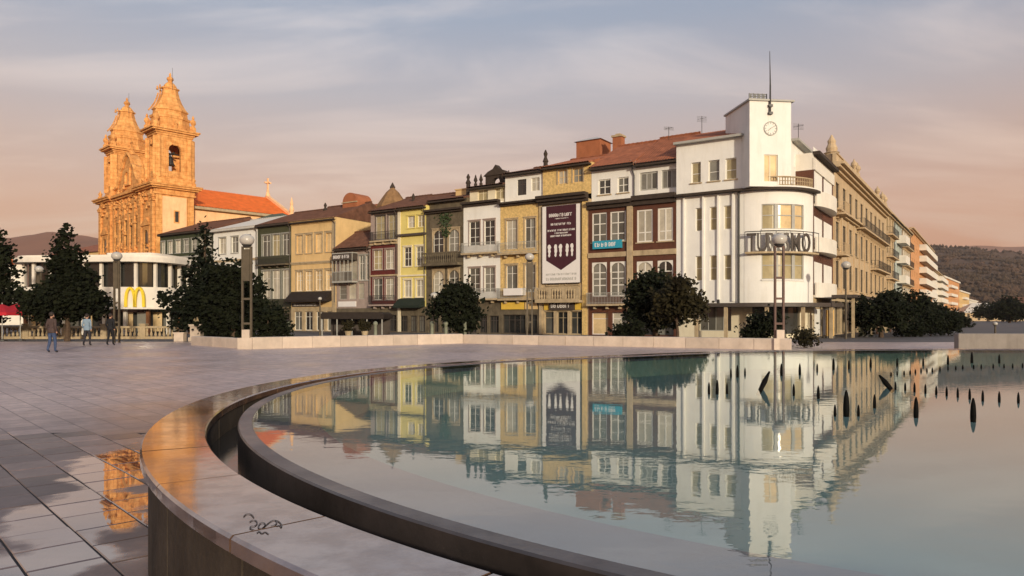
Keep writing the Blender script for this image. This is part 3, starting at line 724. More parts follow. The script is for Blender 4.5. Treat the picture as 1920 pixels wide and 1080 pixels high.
for k in range(260):
    u = rnd.random(); c = Vector((h.x(836)+rnd.gauss(0, .25)*(1+u), -.05-rnd.random()*.12, h.z(445)+u*(h.z(395)-h.z(445)))); a = Vector((rnd.gauss(0, 1), rnd.gauss(0, 1), rnd.gauss(0, 1))).normalized()*.11; d = a.orthogonal().normalized()*.08
    b.add([c-a, c+d, c+a, c-d], [(0, 1, 2, 3)])
m_ivy = mat('ivy_leaves', (.03,.05,.015), .6, .3, 4, 0)
o = b.build('ivy', m_ivy, h.e); o['kind'] = 'stuff'

h = House('terraced_house', 'white house with dark framed windows and ornate dark pediment on its roof', 869, 938, group=GR)
for a, b in ((880, 900), (908, 928)):
    h.win(a, b, 414, 460, pane=g_grey, rows=(.36, .72), sur=m_mauve, sw=.1, sill=False); h.win(a, b, 502, 548, pane=g_grey, rows=(.36, .72), sur=m_mauve, sw=.1, sill=False)
for a, b in ((884, 903), (917, 935)): h.winm(h.x(a), h.x(b), h.z(373), h.z(351), pane=g_blind, frame=m_cream, yo=1.0, sill=False)
att = list(h.holes[-2:]); h.holes = h.holes[:-2]
for a, b in ((873, 893), (898, 913), (917, 935)): h.shop(a, b, 592)
ze = h.z(380); h.wall(0, h.z(562), m_dstone); h.wall(h.z(562), ze, m_white); h.band(ze-.25, ze+.12, m_cornice, .55, steps=2)
h.holes = att; h.wall(ze+.12, h.z(345), m_cream, yo=1.0, depth=11); h.roof(h.z(345), 1.1, m_droof, yo=1.0, over=.6)
h.balcony(h.z(474), 0.1, h.w-.05, slab=m_stone, rail=m_trimg, out=.6); h.balcony(h.z(560), .1, h.w-.05, slab=m_stone, rail=m_trimg, out=.6)
b = MB(); c = h.x(905); zt = h.z(346)
b.arch(c-1.25, c+1.25, zt, zt+1.25, c-.45, c+.45, zt+.55, 2.2, 2.7); b.prism_xz([(c-1.45, zt+1.25), (c+1.45, zt+1.25), (c+.9, zt+1.65), (c+.35, zt+1.85), (c, zt+2.25), (c-.35, zt+1.85), (c-.9, zt+1.65)], 2.1, 2.8)
for xx in (c-1.35, c+1.35, c-2.0, h.x(936)): b.lathe([(.16, 0), (.16, .3), (.08, .4), (.2, .65), (.1, .95), (.03, 1.2)], 8, (xx, 1.6, zt+.2))
b.build('pediment', m_cornice, h.e)

h = House('terraced_house', 'yellow tiled house with white attic between the white house and the banner', 938, 1011, group=GR)
for a, b in ((949, 970), (984, 1004)):
    h.win(a, b, 411, 466, pane=g_pale, rows=(.70,), sur=m_stone, sw=.12, sill=False); h.win(a, b, 497, 548, pane=g_pale, rows=(.70,), sur=m_stone, sw=.12, sill=False)
nh = len(h.holes)
h.winm(h.x(961), h.x(978), h.z(363), h.z(333), pane=g_grey, frame=m_trimd, yo=.8, sill=False); h.winm(h.x(987), h.x(1003), h.z(358), h.z(333), pane=g_pale, frame=m_trimw, yo=.8, sill=False)
att = h.holes[nh:]; h.holes = h.holes[:nh]
h.shop(942, 985, 590, cols=4, pane=g_dark); h.shop(990, 1007, 590, cols=1)
ze = h.z(380); h.wall(0, h.z(563), m_dstone); h.wall(h.z(563), ze, m_ochre); h.band(ze-.2, ze+.12, m_cornice, .5, steps=2)
h.holes = att; h.wall(ze+.12, h.z(319), m_white, yo=.8, depth=11); h.roof(h.z(319), 1.3, m_droof, yo=.8, over=.5)
h.balcony(h.z(474), 0.05, h.w-.05, slab=m_stone, rail=m_trimg, out=.6); h.balcony(h.z(560), .05, h.w-.05, slab=m_stone, rail=m_trimg, out=.6)
h.sign(952, 986, 541, 554, m_print_w, None, out=.72); h.sign(941, 983, 567, 580, m_yel, None, .12); h.sign(985, 1008, 567, 580, m_peach, None, .1)

h = House('terraced_house', 'granite house behind the tall hanging banner', 1011, 1103, group=GR)
for a, b in ((1040, 1057), (1068, 1087)): h.winm(h.x(a), h.x(b), h.z(342), h.z(316), pane=g_pale, frame=m_peach, rows=(.5,), yo=.6, sur=m_stone, sill=False)
att = list(h.holes); h.holes = []
for a, b in ((1026, 1048), (1062, 1084)):
    h.win(a, b, 398, 455, pane=g_grey, sur=m_stone); h.win(a, b, 480, 534, pane=g_grey, sur=m_stone)
h.shop(1020, 1038, 584, cols=1, pane=g_grey, frame=m_stone); h.shop(1044, 1064, 584, cols=2, frame=m_cat, pane=g_dark); h.shop(1069, 1092, 584, cols=2, frame=m_cat)
ze = h.z(376); h.wall(0, ze, m_stone); h.band(ze-.25, ze+.5, m_cornice, .75, steps=3)
h.holes = att; h.wall(ze+.5, h.z(306), m_ochre, yo=.6, depth=11); h.roof(h.z(306), 1.5, m_roof, yo=.6, over=.5)
h.band(.05, ze-.25, m_ochre, .12, 'pilaster', h.x(1092.5), h.x(1101)); h.band(.05, ze-.25, m_stone, .12, 'pilaster', .03, h.x(1017))
b = MB(); zb = h.z(563); xa, xb = h.x(1012), h.x(1094); b.box(xa, xb, -.85, -.125, zb-.22, zb); b.box(xa, xb, -.85, -.73, zb+.98, zb+1.1); b.box(xa, xb, -.84, -.74, zb, zb+.12)
k = xa+.15
while k < xb: b.lathe([(.06, .12), (.09, .35), (.045, .55), (.08, .9), (.07, .98)], 6, (k, -.79, zb)); k += .27
for k in range(4): xx = xa+.12+(xb-xa-.24)*k/3; b.box(xx-.16, xx+.16, -.86, -.72, zb+.12, zb+.98)
b.build('stone_balcony', m_stone, h.e)
h.sign(1032, 1078, 565, 581, m_trimd, (m_print_w, 8), .25); h.sign(1021, 1031, 566, 581, m_yel, None, .1); h.sign(1079, 1091, 566, 581, m_yel, None, .1)
# the hanging banner is a thing of its own
bx0, bx1, bz0, bz1 = h.x(1019.5), h.x(1090.5), h.z(530.5), h.z(385)
ban = thing('hanging_banner', 'tall aubergine and white banner with white figures hanging on granite house', 'banner', h.e.location, RZ_ROW)
b = MB(); b.box(bx0, bx1, -.24, -.20, bz0, bz1); b.build('cloth', m_print_w, ban)
b = MB()
for xx in (bx0-.05, bx1): b.box(xx, xx+.05, -.26, -.18, bz0-.04, bz1+.04)
b.box(bx0, bx1, -.26, -.18, bz1, bz1+.04); b.box(bx0, bx1, -.26, -.18, bz0-.04, bz0)
for xx in (bx0+.3, bx1-.3):
    for zz in (bz0+.4, bz1-.4): b.tube((xx, -.2, zz), (xx, .02, zz), .03)
b.build('frame', m_trimd, ban)
W_ = bx1-bx0; H_ = bz1-bz0; xa, xb = bx0+W_*.105, bx1-W_*.105
b = MB(); zq = bz0+H_*.295; b.prism_xz([(xa, bz1-.02), (xa, zq), ((xa+xb)/2, bz0+H_*.165), (xb, zq), (xb, bz1-.02)][::-1], -.247, -.241); pr = b.build('printed_panel', m_print_m, ban)
t = MB(); rnd = random.Random(11)
for (fz, fh, fa, fb) in ((.855, .042, .10, .92), (.825, .012, .3, .75), (.745, .028, .16, .86), (.668, .024, .05, .95), (.634, .018, .28, .75), (.597, .022, .14, .84)):
    scribble(t, xa+(xb-xa)*fa, xa+(xb-xa)*fb, bz0+H_*fz, bz0+H_*(fz+fh), -.255, rnd, .25)
t.build('lettering', m_print_w, pr)
for k in range(5):
    t = MB(); cx_ = xa+(xb-xa)*(.12+.19*k); z0 = bz0+H_*.335; hh = H_*.165; r_ = random.Random(k); sg_ = 1 if k % 2 else -1
    pts = [(.02, 0), (.10, .12), (.07, .3), (.15, .45), (.11, .62), (.17, .78), (.12, .92), (.05, 1)]
    L_ = [(cx_+sg_*.04-a*(.8+.5*r_.random()), z0+hh*u) for a, u in pts]; R_ = [(cx_+sg_*.04+a*(.8+.5*r_.random()), z0+hh*u) for a, u in pts]
    for i in range(len(pts)-1): t.prism_xz([L_[i], R_[i], R_[i+1], L_[i+1]], -.255, -.248)
    t.build('printed_figure', m_print_w, pr)
t = MB()
scribble(t, bx0+W_*.1, bx1-W_*.1, bz0+H_*.10, bz0+H_*.125, -.247, rnd); scribble(t, bx0+W_*.1, bx1-W_*.1, bz0+H_*.035, bz0+H_*.07, -.247, rnd)
t.build('lettering', m_trimg, ban)

h = House('terraced_house', 'brown tiled house with white attic above the blue strip sign', 1103, 1187, group=GR)
for a, b in ((1110, 1138), (1144, 1173)):
    h.win(a, b, 397, 453, pane=g_grey, rows=(.26, .62), sur=None, sill=True, ft=.11, cols=2, rec=.1); h.win(a, b, 491, 556, pane=g_grey, rows=(.33, .52, .70), sur=None, ft=.11, sill=False, arch=True, rec=.1)
nh = len(h.holes)
for a, b in ((1116, 1139), (1152, 1173)): h.winm(h.x(a), h.x(b), h.z(361), h.z(332), pane=g_grey, rows=(.5,), yo=.6, frame=m_trimw, ft=.09)
att = h.holes[nh:]; h.holes = h.holes[:nh]
h.shop(1109, 1140, 586, cols=1, frame=m_print_w, pane=g_warm); h.shop(1147, 1178, 586, cols=1, frame=m_print_w, pane=g_grey)
ze = h.z(380); h.wall(0, ze, m_brown); h.band(ze-.45, ze+.15, m_cornice, .5, steps=2); h.band(h.z(482), h.z(473), m_stone, .12, 'string_course', .02, h.x(1176.5))
h.holes = att; h.wall(ze+.15, h.z(304), m_white, yo=.6, depth=11); h.roof(h.z(304), 2.6, m_roof, yo=.6, over=.6)
h.band(.05, ze-.46, m_stone, .2, 'pilaster', h.x(1177), h.w); h.balcony(h.z(570), h.x(1106), h.x(1176), slab=m_stone, rail=m_trimg, out=.7)
h.sign(1114, 1167, 451, 466, m_print_b, (m_print_w, 9), .3, 'strip_sign')
b = MB(); xx = h.x(1184); b.path([(xx-.25, .35, h.z(303)), (xx-.1, .45, h.z(322)), (xx+.02, .5, h.z(332)), (xx+.02, .5, ze+.2)], .06); b.build('downpipe', m_iron, h.e)

h = House('terraced_house', 'brown tiled house with grey attic windows beside the white corner building', 1187, 1268, group=GR)
for a, b in ((1194, 1224), (1233, 1262)):
    h.win(a, b, 391, 453, pane=g_pale, rows=(.30,), ft=.13, sill=True, rec=.1); h.win(a, b, 489, 556, pane=g_grey, rows=(.33, .52, .70), ft=.11, sill=False, arch=True, rec=.1)
nh = len(h.holes)
h.winm(h.x(1194), h.x(1228), h.z(353), h.z(318), cols=3, pane=g_pale, rows=(), yo=.6, frame=m_trimg, ft=.14, sill=False); h.winm(h.x(1235), h.x(1264), h.z(353), h.z(318), cols=3, pane=g_grey, rows=(), yo=.6, frame=m_trimg, ft=.1, sill=False)
att = h.holes[nh:]; h.holes = h.holes[:nh]
h.shop(1193, 1225, 586, cols=2); h.shop(1231, 1263, 586, cols=2, pane=g_grey)
ze = h.z(372); h.wall(0, ze, m_brown); h.band(ze-.45, ze+.3, m_cornice, .5, steps=2); h.band(h.z(478), h.z(468), m_stone, .12, 'string_course')
h.holes = att; h.wall(ze+.3, h.z(296), m_white, yo=.6, depth=11); h.roof(h.z(296), 2.9, m_roof, yo=.6, over=.6)
h.balcony(h.z(570), .1, h.w-.1, slab=m_stone, rail=m_trimg, out=.7)

# things standing on the roofs behind
def behind(x, y0, o): p = row_p(row_t(x, o), o); return p, CZ+(HY-y0)*p.y/F
p, z = behind(1113, 282, 9.0); d_ = p.y/F
rb = thing('roof_lantern', 'orange rendered roof lantern rising above the tiled roofs', 'roof lantern', (p.x, p.y, 0), RZ_ROW)
m_orange = mat('orange_render', (.36,.13,.06), .85, .15, 1.5, .2, 20, .2, streak=.25)
b = MB(); b.box(-1.3, 1.3, -1.2, 1.2, z-3.5, z+.75); b.build('wall', m_orange, rb)
b = MB(); b.add([(-1.5, -1.4, z+.75), (1.5, -1.4, z+.75), (1.5, 1.4, z+.75), (-1.5, 1.4, z+.75), (-.4, 0, z+1.3), (.4, 0, z+1.3)], [(0, 1, 5, 4), (1, 2, 5), (2, 3, 4, 5), (3, 0, 4), (3, 2, 1, 0)]); b.build('roof', m_zinc, rb)
p, z = behind(1160, 268, 7.5); ch = thing('chimney_stack', 'square brick chimney beside the orange roof lantern', 'chimney', (p.x, p.y, 0), RZ_ROW)
b = MB(); b.box(-.45, .45, -.4, .4, z-4, z+.5); b.build('stack', m_orange, ch); b = MB(); b.box(-.55, .55, -.5, .5, z+.5, z+.68); b.box(-.25, .25, -.2, .2, z+.68, z+.85); b.build('cap', m_stone, ch)
p, z = behind(666, 392, 5.0); dm = thing('roof_dormer', 'round topped orange dormer on the roof near the maroon house', 'dormer', (p.x, p.y, 0), RZ_ROW)
b = MB(); r_ = 1.15; pts = [(r_*cos(pi*i/12), z+.7+r_*.95*sin(pi*i/12)) for i in range(13)]
b.prism_xz([(-r_, z-1.2), (r_, z-1.2)]+pts, -.9, 1.6); b.build('vault', m_orange, dm)
b = MB(); b.box(-r_-.1, r_+.1, -1.0, -.88, z+.62, z+.74); b.build('moulding', m_stone, dm)
p, z = behind(736, 386, 4.5); m_ptur = mat('weathered_turret', (.26,.15,.07), .85, .3, 2, .3, 12, .2, streak=.5); tr_ = thing('roof_turret', 'pointed dark turret roof above the maroon and yellow houses', 'turret', (p.x, p.y, 0), RZ_ROW)
b = MB(); b.lathe([(1.9, z-.6), (1.9, z-.1), (1.55, z+.4), (1.2, z+.9), (.75, z+1.5), (.3, z+1.9), (.26, z+2.0)], 8, sq=.9); b.build('roof', m_ptur, tr_)
b = MB(); b.lathe([(.3, z+1.98), (.3, z+2.1), (.16, z+2.35), (.04, z+2.6)], 8); b.build('finial', m_cornice, tr_)
for (x, y, o, hh, lab) in ((775, 384, 3.0, 1.2, 'slim stone finial on the roof of the yellow house'), (878, 345, 2.4, 1.0, 'dark stone finial at the left end of the pediment roof'), (610, 396, 4.0, 1.0, 'small dark chimney pot on the peach house roof'), (1023, 305, 3.0, 1.2, 'dark chimney pot on the roof left of the lantern')):
    p, z = behind(x, y, o); b = MB(); b.lathe([(.22, -1.2), (.2, 0), (.28, .1), (.12, hh*.45), (.2, hh*.7), (.05, hh)], 8)
    tag(b.build('roof_finial', m_cornice, None, loc=(p.x, p.y, z)), lab, 'finial')
# ---------------------------------------------------------------- white corner building
cb = House('corner_building', 'white rounded corner building with clock tower and TURISMO sign', 1268, 1395, 'building')
e = cb.e; w0 = cb.w                                   # straight left face, local x 0..w0
zt = cb.z(264); zc = cb.z(363); zg = cb.z(569)
R_ = 9.5-5.42; 
cx0 = cb.x(1395)+.01                                    # start of the rounding
RX, RY = cx0, None
LX = 9.5-cb.a                                          # local x of the virtual corner
R_ = LX-cx0                                            # radius
def arcp(a, r=None, ex=0.0):                           # a: 0 = facing the square, 90 = facing the avenue; returns local point and outward normal
    r = R_ if r is None else r; c = Vector((LX-R_, R_)); n = Vector((sin(a), -cos(a)))
    return c+n*(r+ex), n
for a, b in ((1296, 1314), (1328, 1349), (1360, 1381)): cb.win(a, b, 301, 340, pane=g_pale, rows=(.45,), cols=1, frame=m_trimw, ft=.07, sill=True, rec=.2)
for a, b in ((1304, 1317), (1330.5, 1344), (1357, 1371)):
    cb.win(a, b, 388, 432, pane=g_blind, rows=(.5,), cols=1, frame=m_trimw, sill=False, rec=.18); cb.win(a, b, 479, 526, pane=g_blind, rows=(.5,), cols=1, frame=m_trimw, sill=False, rec=.18)
cb.winm(cb.x(1311), cb.x(1371), .5, 2.6, cols=4, rows=(), frame=m_trimg, pane=g_dark, sill=False, rec=.25, name='shopfront')
cb.wall(0, zg, m_cream, depth=12); cb.wall(zg, zc, m_white, depth=12); cb.wall(zc, zt, m_white, depth=12)
for px in (1283, 1319, 1347, 1375): b = MB(); b.box(cb.x(px)-.07, cb.x(px)+.07, -.16, -.002, zg+.15, zc-.2); b.build('pilaster', m_white, e)
b = MB(); b.box(-.0, cx0, -.55, -.003, zc-.08, zc+.10); b.build('cornice', m_cornice, e)
b = MB(); b.box(-.1, cx0, -.45, -.004, zt-.02, zt+.16); b.build('parapet_cap', m_trimg, e)
b = MB(); xx = cb.x(1386); b.tube((xx, -.14, zg), (xx, -.14, zc-.1), .08); b.build('downpipe', m_iron, e)
# rounded corner storeys (with real openings for the bowed windows)
A0, A1 = 0.0, pi/2; NA = 36
yaws = [A0+(A1-A0)*i/NA for i in range(NA+1)]
# window arc: measured along the curve
wa0, wa1 = radians(17.5), radians(66)
def curved(name, m, z0, z1, holes=(), ex=0.0, a0=A0, a1=A1, n=NA, thick=.3):
    aa = sorted(set([a0+(a1-a0)*i/n for i in range(n+1)]+[h[0] for h in holes]+[h[1] for h in holes])); zs = sorted(set([z0, z1]+[h[2] for h in holes]+[h[3] for h in holes])); mb = MB()
    for i in range(len(aa)-1):
        for j in range(len(zs)-1):
            ca, cz_ = (aa[i]+aa[i+1])/2, (zs[j]+zs[j+1])/2
            inn = any(h[0] < ca < h[1] and h[2] < cz_ < h[3] for h in holes)
            (p, _), (q, _) = arcp(aa[i], ex=ex-(thick if inn else 0)), arcp(aa[i+1], ex=ex-(thick if inn else 0))
            mb.quad((p.x, p.y, zs[j]), (q.x, q.y, zs[j]), (q.x, q.y, zs[j+1]), (p.x, p.y, zs[j+1]))
            if inn:
                (p2, _), (q2, _) = arcp(aa[i], ex=ex), arcp(aa[i+1], ex=ex)
                for zz in (zs[j], zs[j+1]): mb.quad((p.x, p.y, zz), (q.x, q.y, zz), (q2.x, q2.y, zz), (p2.x, p2.y, zz))
    for h_ in holes:
        for a in h_[:2]:
            (p, _), (q, _) = arcp(a, ex=ex), arcp(a, ex=ex-thick); mb.quad((p.x, p.y, h_[2]), (q.x, q.y, h_[2]), (q.x, q.y, h_[3]), (p.x, p.y, h_[3]))
    return mb.build(name, m, e)
def ring(name, m, z0, z1, e0, e1, a0=A0, a1=A1, par=None, n=28):
    mb = MB(); aa = [a0+(a1-a0)*i/n for i in range(n+1)]; poly = [tuple(arcp(a, ex=e1)[0]) for a in aa]+[tuple(arcp(a, ex=e0)[0]) for a in aa[::-1]]
    k = len(aa)
    for i in range(k-1):
        P = [poly[i], poly[i+1], poly[2*k-2-i], poly[2*k-1-i]]; mb.prism(P, z0, z1)
    return mb.build(name, m, par or e)
def cz(y): return CZ+(HY-y)*54.6/F
zw = [(cz(430), cz(383)), (cz(524), cz(476))]
curved('curved_wall', m_white, zg, zc-.001, [(wa0, wa1, a, b) for a, b in zw])
curved('curved_wall', m_cream, 0, zg-.001, [(radians(8), radians(60), .3, 2.6)])
for z0, z1 in zw:
    mb = MB(); cuts = [wa0+(wa1-wa0)*u for u in (0, .31, .71, 1)]
    ftm = .07/R_
    for a in cuts:
        p, n_ = arcp(a, ex=-.12); t_ = Vector((-n_.y, n_.x)); s_ = .07 if a in (cuts[0], cuts[-1]) else .14
        mb.prism([tuple(p-t_*s_+n_*.06), tuple(p-t_*s_-n_*.06), tuple(p+t_*s_-n_*.06), tuple(p+t_*s_+n_*.06)], z0, z1)
    for zz in (z0+.04, (z0+z1)/2+.1, z1-.04):
        for i in range(12):
            a, a2 = wa0+(wa1-wa0)*i/12, wa0+(wa1-wa0)*(i+1)/12; mb.prism([tuple(arcp(a, ex=-.15)[0]), tuple(arcp(a2, ex=-.15)[0]), tuple(arcp(a2, ex=-.09)[0]), tuple(arcp(a, ex=-.09)[0])][::-1], zz-.035, zz+.035)
    wd = mb.build('bow_window', m_trimd if False else m_trimg, e)
    for i in range(3):
        pb = MB()
        for k in range(4):
            a, a2 = cuts[i]+(cuts[i+1]-cuts[i])*k/4, cuts[i]+(cuts[i+1]-cuts[i])*(k+1)/4; p, q = arcp(a, ex=-.145)[0], arcp(a2, ex=-.145)[0]
            pb.quad((p.x, p.y, z0), (q.x, q.y, z0), (q.x, q.y, z1), (p.x, p.y, z1))
        pb.build('pane', g_warm if (z0 > 7 and i) else g_blind, wd)
    ring('window_sill', m_white, z0-.1, z0-.003, -.1, .1, wa0, wa1, wd)
pb = MB()
for k in range(8):
    a, a2 = radians(8+52*k/8), radians(8+52*(k+1)/8); p, q = arcp(a, ex=-.2)[0], arcp(a2, ex=-.2)[0]; pb.quad((p.x, p.y, .3), (q.x, q.y, .3), (q.x, q.y, 2.6), (p.x, p.y, 2.6))
pb.build('shop_glazing', g_dark, e)
ring('cornice', m_cornice, zc-.10, zc+.07, -.01, .55); ring('balcony_slab', m_white, zc+.07, zc+.22, -.3, .35)
# building core behind the curve and avenue face
b = MB(); D_ = 12.0
b.quad((LX, R_, 0), (LX, D_, 0), (LX, D_, zt-.5), (LX, R_, zt-.5)); b.quad((LX, D_, 0), (cx0, D_, 0), (cx0, D_, zt), (LX, D_, zt-.5)); b.build('avenue_wall', m_white, e)
# recessed top storey right of the tower, facing the avenue
rw0 = R_*.55
b = MB(); b.quad((LX-1.3, rw0+.2, zc), (LX-1.3, D_, zc), (LX-1.3, D_, zt-.2), (LX-1.3, rw0+.2, zt-.2)); b.quad((cx0, .0, zc), (LX-1.3, rw0+.2, zc), (LX-1.3, rw0+.2, zt-.2), (cx0, 0.0, zt-.2)); b.quad((cx0, 0, zt-.2), (LX-1.3, rw0+.2, zt-.2), (LX-1.3, D_, zt-.2), (cx0, D_, zt-.2))
for k in range(3): b.box(LX-1.32, LX-1.27, rw0+1.2+k*.75, rw0+1.6+k*.75, zt-2.1, zt-1.85)
b.build('top_storey_wall', m_white, e)
b = MB(); b.box(LX-1.6, LX-.75, rw0+.4, D_, zt-.2, zt-.02); b.build('parapet_cap', m_trimg, e)
# tiled roof behind the parapet
b = MB(); n = 60
vs_ = []
for i in range(n+1):
    xx = -.05+(cx0+1.0)*i/n; a = .05 if i % 2 else 0; vs_ += [(xx, -.1, zt+.16+a), (xx, 5.8, zt+2.15+a), (xx, 12.0, zt+.16+a)]
fs = []
for i in range(n): fs += [(i*3, i*3+3, i*3+4, i*3+1), (i*3+1, i*3+4, i*3+5, i*3+2)]
b.add(vs_, fs); b.build('roof', m_roof, e)
# clock tower: square, turned to the corner's bisector
tca = radians(45); tc_, tn = arcp(tca, ex=-.55); 
td = thing('clock_tower_helper', 'x', 'x') if False else None
yaw = atan2(tn.y, tn.x)+pi/2                         # local rotation: tower front looks along tn
# centre the tower on the photographed axis x = 1444
def loc2world(v): return Vector((e.location.x, e.location.y))+EX*v.x+EY*v.y
def world2loc(p): d = p-Vector((e.location.x, e.location.y)); return Vector((d.dot(EX), d.dot(EY)))
dt = 54.0; pw = Vector(((1444.5-HX)/F*dt, dt)); tcn = world2loc(pw)
half = (1485.5-1403.5)/2/F*dt
yaw_w = radians(7.0)                                  # world yaw of the tower's front
TM = Matrix.Translation((tcn.x, tcn.y, 0)) @ Matrix.Rotation(yaw_w+TH, 4, 'Z')
def tz(y): return CZ+(HY-y)*dt/F
zt0, zt1 = zc+.1, tz(190); dep = 4.3
m_tw = m_white
wx0, wx1, wz0, wz1 = (1432-1444.5)/F*dt, (1459-1444.5)/F*dt, tz(340), tz(290)
b = MB(TM)
b.box(-half, wx0, 0, .3, zt0, zt1); b.box(wx1, half, 0, .3, zt0, zt1); b.box(wx0, wx1, 0, .3, wz1, zt1); b.box(wx0, wx1, 0, .3, zt0, wz0)
b.box(-half, -half+.3, .3, dep, zt0, zt1); b.box(half-.3, half, .3, dep, zt0, zt1); b.box(-half+.3, half-.3, dep-.3, dep, zt0, zt1); b.box(-half+.3, half-.3, .3, dep-.3, zt1-.3, zt1-.01)
tw = b.build('clock_tower', m_tw, e)
b = MB(TM); b.box(-half-.12, half+.22, -.14, dep+.1, zt1+.001, zt1+.13); b.build('tower_cap', m_trimg, tw)
b = MB(TM); b.box(wx0, wx0+.08, .1, .2, wz0, wz1); b.box(wx1-.08, wx1, .1, .2, wz0, wz1); b.box(wx0+.08, wx1-.08, .1, .2, wz1-.08, wz1); b.box(-.05, .05, .1, .2, wz0, wz1-.08); td = b.build('balcony_door', m_cream, tw)
for a_, b2 in ((wx0+.08, -.05), (.05, wx1-.08)): b = MB(TM); b.box(a_, b2, .14, .16, wz0, wz1-.08); b.build('pane', g_warm, td)
zk = tz(241); b = MB(TM @ Matrix.Translation((0, -.001, zk)) @ Matrix.Rotation(radians(90), 4, 'X'))
rk = .53
b.lathe([(rk*.97, -.0), (rk, .06), (rk*.88, .07), (rk*.86, .03)], 32); ck = b.build('clock', m_trimg, tw)
b = MB(TM @ Matrix.Translation((0, -.035, zk)) @ Matrix.Rotation(radians(90), 4, 'X')); b.lathe([(rk*.86, 0), (rk*.86, .002)], 32); b.build('clock_face', m_white, ck)
b = MB(TM)
for k in range(12):
    a = 2*pi*k/12; b.M = TM @ Matrix.Translation((0, 0, zk)) @ Matrix.Rotation(a, 4, 'Y'); b.box(-.03, .03, -.05, -.038, rk*.64, rk*.84)
for a, l_, w_ in ((radians(230), .26, .03), (radians(60), .38, .022)): b.M = TM @ Matrix.Translation((0, 0, zk)) @ Matrix.Rotation(a, 4, 'Y'); b.box(-w_, w_, -.062, -.052, -.05, l_)
b.build('clock_markings', m_trimg, ck)
# mast and roof letters
b = MB(TM); b.tube((-.08, -.12, tz(214)), (-.06, -.10, tz(160)), .075, .06); b.tube((-.06, -.10, tz(160)), (-.10, -.10, tz(97)), .055, .02)
for y in (199, 213): b.box(-.2, .1, -.22, -.002, tz(y)-.09, tz(y)+.09)
b.build('mast', m_iron, e)
b = MB(TM)
for k in range(5):
    xx = -half+.05+k*.34; b.box(xx, xx+.06, .2, .26, zt1+.13, zt1+.62)
    if k < 4:
        b.box(xx+.07, xx+.3, .2, .25, zt1+.17, zt1+.26); b.box(xx+.07, xx+.3, .2, .25, zt1+.36, zt1+.44); b.box(xx+.07, xx+.3, .2, .25, zt1+.52, zt1+.6); b.box(xx+.10, xx+.2, .2, .25, zt1+.26, zt1+.52)
b.box(-half+.02, -half+1.5, .27, .31, zt1+.13, zt1+.19); b.build('roof_lettering', m_black, e)
# curved balcony rail above the cornice
b = MB(); zb = zc+.22
aa = [A0+radians(4)+(A1-radians(18))*i/26 for i in range(27)]
for i, a in enumerate(aa):
    p, n_ = arcp(a, ex=.26); b.box(p.x-.03, p.x+.03, p.y-.03, p.y+.03, zb, zb+.62)
    if i < len(aa)-1:
        q = arcp(aa[i+1], ex=.26)[0]
        for zz, r in ((zb+.64, .06), (zb+.06, .03), (zb+.35, .025)): b.tube((p.x, p.y, zz), (q.x, q.y, zz), r, r, 5)
b.build('balcony_rail', m_stone, e)
# ring of letters
zs0, zs1 = cz(474), cz(435)
def a_px(px, ex):                                      # angle on the curve seen at this place of the front
    best = min(range(-200, 1100), key=lambda k: abs(HX+F*(lambda q: q.x/q.y)(loc2world(arcp(radians(k/10), ex=ex)[0]))-px)); return radians(best/10)
SX = .42; sa0, sa1 = a_px(1397, SX), radians(86)
ls = ring('sign_shelf', m_stone, zs0-.08, zs0+.06, .0, SX+.08, sa0, sa1)
b = MB()
for i in range(19):
    a = sa0+(sa1-sa0)*i/18; p = arcp(a, ex=SX+.05)[0]
    if i < 18:
        q = arcp(sa0+(sa1-sa0)*(i+1)/18, ex=SX+.05)[0]; b.tube((p.x, p.y, zs1), (q.x, q.y, zs1), .035, .035, 5)
    if i % 3 == 0: b.tube((p.x, p.y, zs0), (p.x, p.y, zs1), .025, .025, 5)
b.build('sign_rail', m_iron, e)
def letter(ch, height, depth, name, m, parent, M):
    cu = bpy.data.curves.new(name, 'FONT'); cu.body = ch; cu.size = height/.73; cu.extrude = depth/2; cu.align_x = 'CENTER'; cu.resolution_u = 4; cu.offset = .012
    tmp = bpy.data.objects.new(name, cu); col.objects.link(tmp)
    bpy.context.view_layer.update()
    me = bpy.data.meshes.new_from_object(tmp.evaluated_get(bpy.context.evaluated_depsgraph_get())); col.objects.unlink(tmp); bpy.data.objects.remove(tmp)
    me.transform(M); me.materials.clear(); me.materials.append(m); me.name = name
    return put(name, me, parent)
for k, chh in enumerate('TURISMO'):
    a = a_px((1409, 1429, 1446, 1459.5, 1474, 1492, 1503)[k], SX) if k < 6 else a_px(1492, SX)+radians(13); p, n_ = arcp(a, ex=SX-.02)
    M = Matrix.Translation((p.x, p.y, zs0+.07)) @ Matrix.Rotation(a, 4, 'Z') @ Matrix.Rotation(radians(90), 4, 'X') @ Matrix.Diagonal((.60, 1, 1, 1))
    letter(chh, zs1-zs0-.1, .10, 'sign_letter', m_trimd, e, M)
# street canopy running round the corner
ck_ = MB(); zc0 = zg-.30
ck_.box(cb.x(1318), cx0, -2.2, -.002, zc0, zg-.02); cn = ck_.build('canopy', m_trimd, e)
ring('canopy', m_trimd, zc0, zg-.02, .002, 2.2)
for px in (1342, 1362): b = MB(); b.box(cb.x(px)-.08, cb.x(px)+.08, -2.1, -1.9, zg-.02, zg+.25); b.build('canopy_lamp', m_iron, cn)
for px, yy in ((1322, -2.0), (1376, -2.0)): b = MB(); b.box(cb.x(px)-.12, cb.x(px)+.12, yy-.1, yy+.1, 0, zc0); b.build('canopy_post', m_stone, e)
for a in (20, 45, 72): p = arcp(radians(a), ex=1.9)[0]; b = MB(); b.box(p.x-.12, p.x+.12, p.y-.12, p.y+.12, 0, zc0); b.build('canopy_post', m_stone, e)
